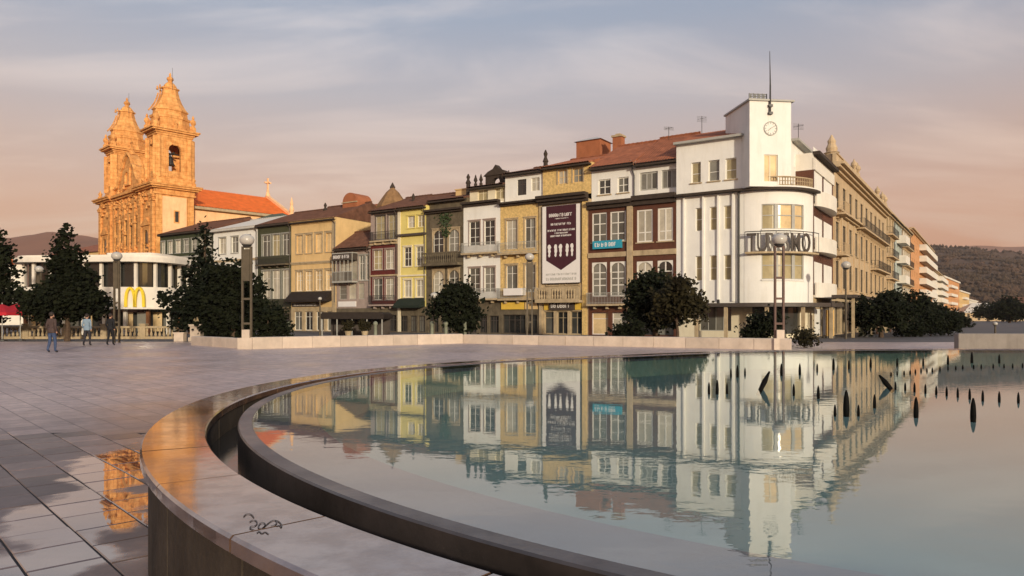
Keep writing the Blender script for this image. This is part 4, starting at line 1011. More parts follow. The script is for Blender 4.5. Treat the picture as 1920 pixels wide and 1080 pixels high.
# television aerials
for (x, y, o, hh, lab) in ((1316, 236, 5.5, 1.4, 'thin television aerial on the corner building roof'), (1254, 248, 5.0, .8, 'small pale aerial on the brown house roof'), (1497, 250, 6.0, 1.3, 'thin aerial right of the clock tower')):
    p, z = behind(x, y, o); b = MB(); b.tube((0, 0, -1.5), (0, 0, hh*.6), .025)
    for k in range(5): b.tube((-.45, -.1, hh*(.25+.08*k)), (.45, .1, hh*(.25+.08*k)), .012, .012, 4)
    b.tube((-.3, .3, hh*.45), (.3, -.3, hh*.45), .015, .015, 4)
    tag(b.build('television_aerial', m_iron, None, loc=(p.x, p.y, z)), lab, 'aerial')

# ---------------------------------------------------------------- avenue facades
GA = 'tall buildings along the avenue'
class Ave(House):
    def __init__(s, name, label, x0, x1, **k): super().__init__(name, label, x0, x1, 'building', False, 0.0, GA)
def grid(h, z0, fl, nfl, nw, x0, x1, ww, hh, sillz=.9, **k):
    for f in range(nfl):
        for i in range(nw):
            c = x0+(x1-x0)*(i+.5)/nw; h.winm(c-ww/2, c+ww/2, z0+f*fl+sillz, z0+f*fl+sillz+hh, **k)
m_avst = mat('avenue_limestone', (.52,.39,.24), .85, .15, 1.0, .3, 12, .25, streak=.4, stain=(.6,.5,.4))
m_avw = mat('avenue_white_render', (.74,.69,.60), .85, .08, 1.0, .15, 20, .2, streak=.2, stain=(.6,.5,.4))
m_avb = mat('avenue_pale_blue_render', (.42,.47,.44), .85, .1, 1.0, .15, 20, .2, streak=.3)
m_avo = mat('avenue_orange_render', (.62,.32,.15), .85, .1, 1.0, .15, 20, .2, streak=.2)
h = Ave('avenue_building', 'brown and white building with curved balconies next to the corner building', 1524.5, 1562)
zt = h.zat(1524.5, 286); D_ = 9
for f in range(3):
    z0 = 3.4+f*3.55
    h.winm(.4, h.w*.42, z0+.1, z0+2.5, cols=2, rows=(.6,), pane=g_dark, frame=m_wood, sill=False, rec=.35); h.winm(h.w*.50, h.w*.93, z0+.1, z0+2.5, cols=3, rows=(.6,), pane=g_dark, frame=m_wood, sill=False, rec=.35)
h.shop(1527, 1539, 580, cols=3, pane=g_warm); h.shop(1543, 1559, 580, cols=3)
h.wall(0, 3.3, m_stone, depth=D_); h.wall(3.3, 10.4, m_brown, depth=D_); h.wall(10.4, 13.0, m_brown, depth=D_); h.wall(13.0, zt, m_avw, depth=D_); h.band(zt-.15, zt+.1, m_cornice, .5); h.band(13.0, 13.9, m_avw, .12, 'parapet')
for f, z in enumerate((3.3, 6.85, 10.4)):
    b = MB(); n = 12; xa, xb = .25, h.w*.9; pl = [(xa+(xb-xa)*i/n, -.2-.7*sin(pi*i/n)**.7) for i in range(n+1)]
    for (ax, ay), (bx_, by) in zip(pl, pl[1:]):
        b.prism([(ax, ay), (bx_, by), (bx_, -.003), (ax, -.003)], z-.2, z-.02); b.prism([(ax, ay), (bx_, by), (bx_, by+.12), (ax, ay+.12)], z-.02, z+.95)
    b.build('curved_balcony', m_avw, h.e)
h = Ave('avenue_building', 'long ornate limestone building with roof urns and corner turret', 1562, 1660)
zt = h.zat(1564, 305); n = 10; fl = 3.6
grid(h, 3.7, 3.5, 3, n, .4, h.w-.4, 1.7, 2.4, .5, cols=2, rows=(.7,), pane=g_dark, frame=m_trimd, sur=None, sw=.16, rec=.12)
ztop = zt-.9
for i in range(n): c = .4+(h.w-.8)*(i+.5)/n; h.shop(1562, 1562.1, 580) if False else h.winm(c-1.2, c+1.2, .1, 3.0, cols=2, rows=(.7,), pane=g_dark, frame=m_trimd, sill=False, name='shopfront', rec=.3)
h.wall(0, 3.5, m_stone); h.wall(3.5, zt, m_avst)
h.band(zt-.7, zt, m_avst, .9, steps=3); h.band(10.75, 11.1, m_avst, .6, steps=2); h.band(3.3, 3.7, m_avst, .3, steps=2)
for i in range(n+1): xx = .4+(h.w-.8)*i/n; h.band(3.75, 10.7, m_avst, .10, 'pilaster', max(0.02, xx-.28), min(h.w-.02, xx+.28)); 
b = MB(); b.box(.3, h.w-.3, -.2, .1, zt, zt+.75); b.box(.3, h.w-.3, -.3, .2, zt+.75, zt+.87); b.build('parapet', m_avst, h.e)
for xx in (h.w*.3, h.w*.36, h.w*.78, h.w*.9, h.w*.98):
    b = MB(); b.lathe([(.25, 0), (.25, .3), (.12, .4), (.32, .75), (.28, 1.0), (.1, 1.2), (.04, 1.4)], 10, (xx, -.05, zt+.87)); b.build('roof_urn', m_avst, h.e)
b = MB(); c = (1.1, .3, 0); b.lathe([(.55, zt), (.55, zt+.9), (.68, zt+1.0), (.45, zt+1.1), (.5, zt+1.4), (.32, zt+1.8), (.36, zt+2.05), (.2, zt+2.3), (.05, zt+2.6)], 10, c); b.build('turret', m_avst, h.e)
for f, z in ((0, 7.1), (1, 10.7)): h.balcony(z, .2, 2.6, out=1.0, slab=m_avst, rail=m_avst, step=.2)
h.balcony(7.1, h.w*.62, h.w*.95, out=.9, slab=m_avst, rail=m_iron, step=.3); h.balcony(10.75, h.w*.35, h.w*.95, out=.8, slab=m_avst, rail=m_iron, step=.3)
specs = [('weathered beige apartment house beyond the ornate limestone building', 1660, 1676, 396, m_avst, 4), ('narrow pale blue apartment house on the avenue', 1676, 1690, 412, m_avb, 4),
         ('cream apartment house with sunlit upper floors on the avenue', 1690, 1706, 425, m_avw, 4), ('tall orange apartment block with white balconies on the avenue', 1706, 1748, 428, m_avo, 6), ('pale apartment block at the far end of the near terrace', 1748, 1770, 505, m_avw, 5)]
for k, (lab, a, b2, ytop, m, nf) in enumerate(specs):
    h = Ave('avenue_building', lab, a, b2); zt = h.zat(a+1, ytop); nw = max(3, int(h.w/3.4)); fl = (zt-3.8)/nf
    for f in range(nf):
        for i in range(nw):
            c = .3+(h.w-.6)*(i+.5)/nw; h.winm(c-.6, c+.6, 3.8+f*fl+.5, 3.8+f*fl+min(2.4, fl-.5), cols=1, rows=(.5,), pane=(g_dark, g_grey)[(i+f) % 2], frame=m_trimw, sill=False, rec=.2, sur=m_stone if k in (0, 2) else None)
    for i in range(max(2, nw//2)): c = h.w*(i+.5)/max(2, nw//2); h.winm(c-1.5, c+1.5, .1, 3.1, cols=2, rows=(.7,), pane=g_dark, frame=m_trimd, sill=False, name='shopfront')
    h.wall(0, 3.6, m_stone, depth=12); h.wall(3.6, zt, m, depth=12); h.band(zt-.3, zt+.1, m_avst, .6, steps=2)
    if k in (0, 1, 2): h.roof(zt+.1, 1.2, m_roof, depth=12)
    for f in range(1, nf):
        if k in (0, 2): h.balcony(3.8+f*fl, h.w*.1, h.w*.9, out=.8, slab=m_avst, rail=m_iron, step=.35)
        if k in (1, 3, 4):
            b = MB(); z = 3.8+f*fl; xa, xb = h.w*.35, h.w*.97; b.box(xa, xb, -1.2, -.003, z-.18, z); b.box(xa, xb, -1.2, -1.08, z, z+.95); b.box(xa, xa+.12, -1.08, -.003, z, z+.95); b.build('balcony', m_avw, h.e)
    if k == 3:
        b = MB(); b.box(2, 5, 3, 6, zt, zt+2.2); b.box(h.w*.5, h.w*.5+2, 4, 6, zt, zt+1.6); b.build('roof_housing', m_avo, h.e)
# far terrace at the bend of the avenue
fa = Vector(((1768-HX)/F*262, 262)); fb = Vector(((1842-HX)/F*430, 430)); fd = fb-fa; frz = atan2(fd.y, fd.x); fL = fd.length
labs = ['sunlit orange block nearest in the far terrace', 'second sunlit block of the far terrace', 'third sunlit block of the far terrace, with flat roof', 'last small sunlit block of the far terrace before the hill']
cuts = [0, .30, .55, .8, 1.0]; tops = [518, 545, 562, 582]
for k in range(4):
    a, b2 = cuts[k]*fL, cuts[k+1]*fL; p = fa+fd.normalized()*a; zt = CZ+(HY-tops[k])*p.y/F; L_ = b2-a-.1
    t_ = thing('far_apartment_block', lab if False else labs[k], 'building', (p.x, p.y, 0), frz, 'far terrace on the avenue')
    hh = House.__new__(House); hh.e = t_; hh.holes = []; hh.w = L_
    nf = max(3, int(zt/3.2)); nw = int(L_/4.2)
    for f in range(nf):
        for i in range(nw): c = L_*(i+.5)/nw; hh.winm(c-.8, c+.8, f*zt/nf+.9, f*zt/nf+2.5, cols=1, rows=(), pane=g_dark, frame=m_trimw, sill=False, rec=.25, ft=.1)
    hh.wall(0, zt, (m_avo, m_peach, m_avw, m_peach)[k], depth=14); hh.band(zt-.3, zt+.3, m_avw, .5)
    for f in range(1, nf):
        if k != 2: hh.band(f*zt/nf-.1, f*zt/nf+.9, m_avw, 1.1, 'balcony', L_*.3, L_*.7)
# ---------------------------------------------------------------- church
CRZ = radians(-43.4); CP = Vector((-50.0, 101.5))
church = thing('church', 'sunlit granite church with two ornate bell towers and orange tiled nave', 'church', (CP.x, CP.y, 0), CRZ)
FW = 22.6; TS = 5.4                                   # facade width, tower side
def part(name, m, par=church, sm=False): 
    def f(b): return b.build(name, m, par, sm)
    return f
Z1 = 20.4                                             # main cornice
# lower tower shafts
def tower(xc0):
    b = MB(); b.box(xc0, xc0+TS, 0, TS, 0, Z1-.2); sh = b.build('tower_shaft', m_church, church)
    # corner pilasters and panels on north (y=0) and west (x=right) faces
    b = MB()
    for xx in (xc0+.05, xc0+TS-.95): b.box(xx, xx+.9, -.3, -.003, 1.2, Z1-1.6)
    for yy in (.05, TS-.95): b.box(xc0+TS+.003, xc0+TS+.22, yy, yy+.9, 1.2, Z1-1.6)
    for xx in (xc0-.1, xc0+TS-1.1): b.box(xx, xx+1.2, -.45, -.31, 0, 1.6)
    for xx in (xc0-.05, xc0+TS-1.05):
        for k, z in enumerate((Z1-2.0, Z1-1.75)): b.box(xx-.04*k, xx+1.1+.04*k, -.42-.05*k, -.004, z, z+.24)
    b.build('pilaster', m_church, sh)
    b = MB()
    for k, (o_, z, hh) in enumerate(((.25, Z1-1.5, .25), (.15, Z1-1.25, .55), (.55, Z1-.7, .22), (.85, Z1-.48, .26), (1.0, Z1-.22, .2))): b.box(xc0-o_, xc0+TS+o_, -o_, TS+o_, z, z+hh-.004)
    b.build('cornice', m_church, sh)
    b = MB(); b.box(xc0+TS+.002, xc0+TS+.09, 1.0, TS-1.0, 1.2, Z1-1.7); b.build('west_panel', m_churchw, sh)
    # niches and windows on the north face
    for z0, hh in ((3.4, 3.6), (10.2, 3.8)):
        b = MB(); c = xc0+TS/2; b.arch(c-1.25, c+1.25, z0-.3, z0+hh+.6, c-.75, c+.75, z0+hh-.75, -.22, -.004, zb=z0); b.box(c-1.5, c+1.5, -.4, -.003, z0+hh+.6, z0+hh+.85); b.box(c-1.4, c+1.4, -.4, -.003, z0-.6, z0-.31)
        b.prism_xz([(c-1.4, z0+hh+.86), (c+1.4, z0+hh+.86), (c+.5, z0+hh+1.5), (c, z0+hh+1.8), (c-.5, z0+hh+1.5)], -.35, -.003)
        f_ = b.build('niche_frame', m_church, sh); b = MB(); b.box(c-.7, c+.7, -.06, -.005, z0, z0+hh); b.build('niche_back', g_dark, f_)
    b = MB(); b.box(xc0+TS+.092, xc0+TS+.16, TS*.48, TS*.48+.75, 15.0, 16.8); f_ = b.build('slit_window_frame', m_church, sh)
    b = MB(); b.box(xc0+TS+.15, xc0+TS+.175, TS*.48+.14, TS*.48+.61, 15.15, 16.65); b.build('slit_window', g_dark, f_)
    # belfry: four walls with arched openings
    bs = 4.9; o = (TS-bs)/2; x0, y0 = xc0+o, o; zb, zt = Z1, 28.3
    cen = Vector((xc0+TS-.0-bs*.31, y0+bs/2, 0)); SQ = Matrix.Translation(cen) @ Matrix.Diagonal((.68, 1, 1, 1)) @ Matrix.Translation((-(x0+bs/2), -(y0+bs/2), 0))
    b = MB(SQ); b.box(x0-.2, x0+bs+.2, y0-.2, y0+bs+.2, zb-.01, zb+.9); bf = b.build('belfry_base', m_church, church)
    c = Matrix.Translation((x0+bs/2, y0+bs/2, 0))
    for k in range(4):
        b = MB(SQ @ c @ Matrix.Rotation(k*pi/2, 4, 'Z')); h_ = bs/2
        b.arch(-h_+.002, h_-.002, zb+.9, zt-1.0, -.85, .85, zb+4.9, -h_, -h_+.7, 10, zb=zb+1.1)
        w_ = b.build('belfry_wall', m_church, church)
        b = MB(SQ @ c @ Matrix.Rotation(k*pi/2, 4, 'Z'))
        for xx in (-h_+.0, h_-.78, -1.32, 1.0): b.box(xx, xx+(.78 if abs(xx) > 1.6 else .32), -h_-(.22 if abs(xx) > 1.6 else .1), -h_-.003, zb+.9, zt-1.25)
        b.arch(-1.3, 1.3, zb+4.6, zb+6.1, -.9, .9, zb+4.9, -h_-.16, -h_-.004, 10)
        b.box(-.3, .3, -h_-.3, -h_-.165, zb+5.6, zb+6.3)
        b.box(-.95, .95, -h_-.05, -h_+.3, zb+1.1, zb+1.9)
        b.build('pilaster', m_church, w_)
        b = MB(SQ @ c @ Matrix.Rotation(k*pi/2+pi/4, 4, 'Z')); q = h_*1.414; b.box(-.55, .55, -q-.12, -q+.5, zb+.9, zt-1.2); b.build('corner_pier', m_church, church)
    b = MB(SQ); cc = (x0+bs/2, y0+bs/2, 0)
    for o_, z, hh in ((.15, zt-1.0, .3), (.3, zt-.7, .25), (.75, zt-.45, .25), (.95, zt-.2, .22)): b.box(x0-o_, x0+bs+o_, y0-o_, y0+bs+o_, z, z+hh-.004)
    b.build('cornice', m_church, church)
    b = MB(SQ); b.lathe([(.05, 1.35), (.28, 1.3), (.42, .9), (.5, .35), (.72, 0), (.6, .02)], 14, (cc[0], cc[1], zb+3.0)); b.tube((cc[0], cc[1]-2, zb+4.7), (cc[0], cc[1]+2, zb+4.7), .12); b.tube((cc[0]-2, cc[1], zb+4.62), (cc[0]+2, cc[1], zb+4.62), .12); b.tube((cc[0], cc[1], zb+4.2), (cc[0], cc[1], zb+4.7), .1); b.build('bell', m_iron, church, True)
    # attic, bell-shaped cap, lantern and finial
    b = MB(SQ); r8 = pi/8
    b.lathe([(2.95, 0), (2.95, .5), (2.75, .6), (2.65, 1.55), (2.8, 1.65), (2.85, 1.95), (2.45, 2.05), (2.35, 2.7), (2.55, 2.85), (2.5, 3.05)], 8, (cc[0], cc[1], zt), r8); b.build('attic_drum', m_church, church)
    b = MB(SQ); b.lathe([(2.4, 3.05), (2.05, 3.5), (1.62, 4.2), (1.3, 5.0), (1.12, 5.7), (1.1, 5.95), (1.3, 6.05), (1.3, 6.22), (.95, 6.3), (.85, 6.6), (.55, 6.95), (.35, 7.05)], 8, (cc[0], cc[1], zt), r8); cp_ = b.build('cap', m_church, church)
    b = MB()
    for k in range(8):
        a = r8+k*pi/4
        pr_ = [(2.42, 3.05), (2.07, 3.5), (1.64, 4.2), (1.32, 5.0), (1.14, 5.7)]
        b.path([(cc[0]+r*cos(a), cc[1]+r*sin(a), zt+z) for r, z in pr_], .11, 5)
        b.lathe([(.14, 0), (.2, .15), (.08, .3), (.12, .45), (.03, .6)], 6, (cc[0]+1.25*cos(a), cc[1]+1.25*sin(a), zt+6.15))
    b.build('rib', m_church, cp_)
    b = MB(SQ); b.lathe([(.4, 7.0), (.3, 7.2), (.5, 7.5), (.42, 7.75), (.15, 7.95), (.18, 8.2), (.03, 8.5)], 10, (cc[0], cc[1], zt)); b.build('finial', m_church, church)
    b = MB(SQ); b.tube((cc[0]+1.2, cc[1], zt+5.9), (cc[0]+1.2, cc[1], zt+9.0), .03, .02); b.build('lightning_rod', m_iron, church)
    for sx in (-1, 1):
        for sy in (-1, 1):
            b = MB(SQ); b.lathe([(.42, 0), (.42, .7), (.3, .8), (.22, .95), (.42, 1.3), (.36, 1.7), (.14, 1.9), (.2, 2.1), (.03, 2.45)], 8, (cc[0]+sx*2.55, cc[1]+sy*2.55, zt)); b.build('pinnacle', m_church, church)
    for k in range(4):
        a = k*pi/2; b = MB(SQ); b.lathe([(.26, 0), (.26, .5), (.14, .6), (.26, .85), (.1, 1.2), (.03, 1.4)], 8, (cc[0]+2.9*cos(a), cc[1]+2.9*sin(a), zt)); b.build('pinnacle', m_church, church)
    # scrolls stepping from the wide cornice up to the belfry
    for sx in (0, TS):
        for sy in (0, TS): b = MB(); b.lathe([(.38, 0), (.38, .5), (.2, .65), (.34, 1.0), (.12, 1.3), (.03, 1.55)], 8, (xc0+sx, sy, Z1)); b.build('pinnacle', m_church, church)
tower(-TS); tower(-FW)
# central facade with stepped orders and a curved gable
x0, x1 = -FW+TS, -TS; cw = x1-x0; cm = (x0+x1)/2
b = MB(); b.box(x0-.01, x1+.01, .35, 4, 0, Z1-.3); fc = b.build('facade', m_church, church)
b = MB()
for k in range(6):
    xx = x0+.2+(cw-1.3)*k/5; b.box(xx, xx+.85, -.05, .347, 1.2, 9.4); b.box(xx-.08, xx+.93, -.15, .346, 9.0, 9.4); b.box(xx, xx+.85, 0, .347, 11.4, Z1-1.7); b.box(xx-.08, xx+.93, -.12, .346, Z1-2.1, Z1-1.7); b.box(xx-.1, xx+.95, -.2, .345, 0, 1.2)
b.build('pilaster', m_church, fc)
b = MB()
for o_, z, hh in ((.3, 9.4, .3), (.2, 9.7, .7), (.6, 10.4, .3), (.85, 10.7, .35)): b.box(x0, x1, .35-o_, .344, z, z+hh-.004)
b.build('cornice', m_church, fc); b = MB()
for o_, z, hh in ((.3, Z1-1.7, .3), (.2, Z1-1.4, .6), (.6, Z1-.8, .3), (.9, Z1-.5, .4)): b.box(x0, x1, .35-o_, .344, z, z+hh-.004)
b.build('cornice', m_church, fc)
for k in range(5):
    c = x0+.62+(cw-1.3)*(k+.5)/5
    for z0, hh, wd in ((2.2, 4.2, .62), (12.2, 4.0, .6)):
        b = MB(); b.arch(c-wd-.25, c+wd+.25, z0-.3, z0+hh+.3, c-wd, c+wd, z0+hh-wd, .12, .343, zb=z0); b.prism_xz([(c-wd-.4, z0+hh+.31), (c+wd+.4, z0+hh+.31), (c, z0+hh+1.1)], .05, .342); f_ = b.build('window_frame', m_church, fc)
        b = MB(); b.box(c-wd+.01, c+wd-.01, .27, .34, z0, z0+hh); b.build('pane', g_dark, f_)
    if k in (1, 3):
        b = MB(); b.lathe([(.32, 0), (.36, .5), (.3, 1.0), (.34, 1.35), (.16, 1.5), (.2, 1.72), (.05, 1.92)], 8, (c, .0, 7.0)); b.build('statue', m_church, fc)
# gable: volutes up to a segmental pediment with cross
pts = [(x0+.2, Z1-.1), (x1-.2, Z1-.1), (x1-.3, Z1+1.0), (x1-1.6, Z1+1.3), (x1-2.6, Z1+2.4), (x1-3.2, Z1+3.6), (cm+2.0, Z1+4.0), (cm+1.5, Z1+4.9), (cm+.6, Z1+5.6), (cm, Z1+5.9)]
pts += [(2*cm-x, z) for x, z in pts[::-1][1:-1]]
pts = [pts[0], pts[1]]+pts[2:]
b = MB(); b.prism_xz(pts, .36, 1.6); b.build('gable', m_church, fc)
b = MB()
gp = [(x, z) for x, z in pts[1:]]+[pts[0]]
for (xa, za), (xb, zb) in zip(gp[:-1], gp[1:-0 or None]): b.tube((xa, .25, za), (xb, .25, zb), .26, .26, 6)
b.arch(cm-1.1, cm+1.1, Z1+1.0, Z1+3.6, cm-.7, cm+.7, Z1+2.4, .1, .355, zb=Z1+1.3); b.build('gable_moulding', m_church, fc)
b = MB(); b.lathe([(.5, 0), (.4, .4), (.2, .6), (.3, .9), (.06, 1.1)], 8, (cm, .9, Z1+5.8)); b.box(cm-.08, cm+.08, .82, .98, Z1+6.8, Z1+8.2); b.box(cm-.5, cm+.5, .83, .97, Z1+7.55, Z1+7.72); b.build('cross', m_church, fc)
for xx in (x0+1.0, x1-1.0): b = MB(); b.lathe([(.4, 0), (.45, .7), (.36, 1.4), (.42, 1.9), (.18, 2.1), (.24, 2.4), (.05, 2.7)], 8, (xx, .7, Z1+1.0)); b.build('statue', m_church, fc)
b = MB(); rnd = random.Random(31)
for _ in range(420):
    xx = rnd.uniform(-FW, 0); zz = rnd.choice((rnd.uniform(1, Z1), rnd.gauss(10.4, 1.3), rnd.gauss(Z1-1.2, .9), rnd.gauss(7.5, .8)))
    inn = -FW+TS < xx < -TS; yb = .12 if inn else -.15; r = rnd.uniform(.10, .34)
    if rnd.random() < .6: b.lathe([(r, 0), (r*1.2, r*.6), (r*.5, r*1.3), (r*.8, r*1.9), (.03, r*2.6)], 6, (xx, yb, zz))
    else: b.prism_xz([(xx-r*1.5, zz), (xx+r*1.5, zz), (xx+r, zz+r*.7), (xx, zz+r*1.6), (xx-r, zz+r*.7)], yb-.22, yb+.2)
co = b.build('carved_ornament', m_church, church); co['kind'] = 'stuff'
# nave
ex_, rx, NL_, ze, zr = -3.2, -11.3, 23.0, 18.3, 22.3; exl = 2*rx-ex_
b = MB(); b.box(exl+.5, ex_-.5, 4, NL_, 0, ze); nv = b.build('nave_wall', m_churchw, church)
b = MB(); n = 76; vs_ = []; fs = []
for i in range(n+1):
    y = 4+(NL_-4-.3)*i/n; a = .06 if i % 2 else 0; vs_ += [(ex_, y, ze+a), (rx, y, zr+a), (exl, y, ze+a)]
for i in range(n): fs += [(i*3, i*3+3, i*3+4, i*3+1), (i*3+1, i*3+4, i*3+5, i*3+2)]
b.add(vs_, fs); b.add([(ex_, 4, ze-.05), (exl, 4, ze-.05), (exl, NL_-.3, ze-.05), (ex_, NL_-.3, ze-.05)], [(0, 1, 2, 3)]); b.build('nave_roof', m_oroof, church)
b = MB(); b.prism_xz([(exl-.1, ze-.3), (ex_+.1, ze-.3), (ex_+.1, ze+.35), (rx, zr+.45), (exl-.1, ze+.35)], NL_-.3, NL_+.3); gb_ = b.build('rear_gable', m_churchw, church)
b = MB(); b.lathe([(.4, 0), (.3, .5), (.2, .7), (.25, 1.0), (.1, 1.2)], 8, (rx, NL_, zr+.3)); b.box(rx-.12, rx+.12, NL_-.12, NL_+.12, zr+1.4, zr+3.4); b.box(rx-.12, rx+.12, NL_-.6, NL_+.6, zr+2.5, zr+2.75); b.box(rx-.6, rx+.6, NL_-.11, NL_+.11, zr+2.52, zr+2.73); b.build('cross', m_churchw, gb_)
b = MB(); b.lathe([(.5, -2), (.45, 0), (.3, .4), (.42, .9), (.2, 1.6), (.28, 1.9), (.03, 3.0)], 8, (ex_-.1, NL_, ze+.2)); b.build('pinnacle', m_churchw, gb_)
b = MB(); b.box(ex_-.45, ex_+.25, 4, NL_-.3, ze-.45, ze-.06); b.build('nave_cornice', m_stone, nv)
# low green-roofed annex between church and row
p = row_p(row_t(480, 13), 13); an = thing('church_annex', 'low annex with dark green hipped roof below the church nave', 'building', (p.x, p.y, 0), RZ_ROW)
zA = CZ+(HY-397)*p.y/F
b = MB(); b.box(-7, 5, 0, 8, 0, zA-2.0); b.build('wall', m_mauve, an)
m_groof = mat('green_metal_roof', (.10,.12,.07), .7, .2, 2, .2, 15, .3)
b = MB(); b.add([(-7.4, -.4, zA-2), (5.4, -.4, zA-2), (5.4, 8.4, zA-2), (-7.4, 8.4, zA-2), (-1.6, 4, zA+.2), (1.0, 4, zA+.2)], [(0, 1, 5, 4), (1, 2, 5), (2, 3, 4, 5), (3, 0, 4)]); b.build('roof', m_groof, an)

# ---------------------------------------------------------------- white pavilion with restaurant
px0, pY = -44.4, 63.5
pav = thing('restaurant_pavilion', 'low white two storey pavilion with ribbon windows and yellow arches sign', 'restaurant', (-44.4, 63.5, 0), radians(-4))
WP, DP, RP = 13.9, 9.0, 2.6
def rr(ins=0.0, R=RP):
    pts = []; x0, x1, y0, y1 = ins, WP-ins, ins, DP-ins; r = max(R-ins, .1)
    for cx_, cy_, a0 in ((x0+r, y0+r, pi), (x1-r, y0+r, 1.5*pi), (x1-r, y1-r, 0), (x0+r, y1-r, .5*pi)):
        for k in range(9): a = a0+pi/2*k/8; pts.append((cx_+r*cos(a), cy_+r*sin(a)))
    return pts
def pz(y): return CZ+(HY-y)*64/F
m_pav = mat('white_pavilion_render', (.72,.66,.57), .8, .06, 1, .1, 20, .25, streak=.15)
b = MB(); b.prism(rr(0), pz(577), pz(539)); b.build('upper_band', m_pav, pav)
b = MB(); b.prism(rr(-.9), pz(580), pz(577)); b.build('canopy', m_pav, pav)
b = MB(); b.prism(rr(.6), pz(539)+.002, pz(493)-.002); b.build('window_core', g_dark, pav)
b = MB(); b.prism(rr(1.4), .05, pz(580)-.002); b.build('ground_core', g_dark, pav)
b = MB(); b.prism(rr(-.5), pz(493), pz(484)); b.prism(rr(-.15), pz(484)+.001, pz(480)); b.build('roof_slab', m_pav, pav)
b = MB(); pt = [(x, y) for x, y in rr(1.2)]; b.prism([(x*.42+7.6, y) for x, y in pt], pz(480)+.002, pz(474)); b.build('roof_housing', m_pav, pav)
loopp = rr(.32)
def along(loopq, step, f):
    L = len(loopq); acc = 0; nxt = .3
    for i in range(L):
        a, c = Vector(loopq[i]), Vector(loopq[(i+1) % L]); d = (c-a).length
        while nxt <= acc+d: f(a.lerp(c, (nxt-acc)/d)); nxt += step
        acc += d
def mul(p):
    b = MB(); b.box(p.x-.12, p.x+.12, p.y-.12, p.y+.12, pz(539)+.003, pz(493)-.003); b.build('window_post', m_pav, pav)
along(loopp, 1.55, mul)
def panef(p):
    b = MB(); b.box(p.x-.45, p.x+.45, p.y-.02, p.y+.02, .3, 2.0); b.build('pane', (g_grey, g_warm, g_dark)[random.randrange(3)], pav)
def gpost(p):
    b = MB(); b.box(p.x-.13, p.x+.13, p.y-.13, p.y+.13, 0.02, pz(580)-.003); b.build('ground_post', m_pav if random.random() < .7 else m_wood, pav)
along(rr(.35), 1.9, gpost)
along(rr(1.1), 1.25, panef)
# yellow arches sign: two tall arches that taper
m_gold = mat('yellow_plastic', (.85,.62,.04), .4, .05, 3, 0, spec=.5)
b = MB(); xs = (265-HX)/F*63.5-px0
for k in (-1, 1):
    cx_ = xs+k*.41; n = 12; P = []
    for i in range(n+1):
        a = pi*i/n; P.append((cx_-.40*cos(a), pz(576)+1.62*sin(a)**.62))
    for (xa, za), (xb, zb) in zip(P, P[1:]):
        d = Vector((xb-xa, zb-za)); l = d.length; nx, nz_ = -d.y/l*.11, d.x/l*.11
        b.prism_xz([(xa-nx, za-nz_), (xb-nx, zb-nz_), (xb+nx, zb+nz_), (xa+nx, za+nz_)], -.28, -.12)
b.build('arches_emblem', m_gold, pav)

# ---------------------------------------------------------------- parapet of the square
m_par = mat('pale_parapet_stone', (.56,.46,.37), .75, .15, 1.5, .3, 14, .3, rand=.14, streak=.25, stain=(.6,.5,.42))
def parapet(name, label, A_, B_, hgt, thick=.5, blk=1.6, m=m_par):
    A_, B_ = Vector(A_), Vector(B_); d = B_-A_; L = d.length; n = max(1, round(L/blk)); rz = atan2(d.y, d.x)
    t = thing(name, label, 'wall', (A_.x, A_.y, 0), rz)
    for k in range(n):
        b = MB(); xa, xb = L*k/n+.008, L*(k+1)/n-.008; j = random.uniform(-.012, .012)
        c = .03; y0, y1 = j, thick+j; z1 = hgt+random.uniform(-.006, .006)
        b.add([(xa, y0, 0), (xb, y0, 0), (xb, y1, 0), (xa, y1, 0), (xa, y0, z1-c), (xb, y0, z1-c), (xb, y1, z1-c), (xa, y1, z1-c), (xa+c, y0+c, z1), (xb-c, y0+c, z1), (xb-c, y1-c, z1), (xa+c, y1-c, z1)],
              [(0, 1, 5, 4), (1, 2, 6, 5), (2, 3, 7, 6), (3, 0, 4, 7), (4, 5, 9, 8), (5, 6, 10, 9), (6, 7, 11, 10), (7, 4, 8, 11), (8, 9, 10, 11)])
        b.build('parapet_block', m, t)
    return t
def gp_(x, y, z=0.0): d_ = (CZ-z)*F/(y-HY); return ((x-HX)*d_/F, d_)
pA, pB, pC, pD = gp_(358, 647), gp_(470, 655), gp_(868, 644), gp_(1482, 656.5)
parapet('low_parapet', 'short pale stone parapet left of the twin-post lamp', pA, pB, .50)
parapet('low_parapet', 'pale stone parapet between the twin-post lamp and the small dark tree', pB, pC, .58)
parapet('low_parapet', 'long low stone parapet in front of the big round tree', pC, pD, .54)
pw_ = parapet('concrete_parapet', 'plain grey concrete parapet at the far right beyond the pool', gp_(1797, 656.5), (gp_(1940, 656.5)[0]+3.5, 33.8), .78, .4, 6.0, mat('grey_concrete', (.25,.22,.19), .8, .12, 1.5, .2, 20, .3, streak=.3))

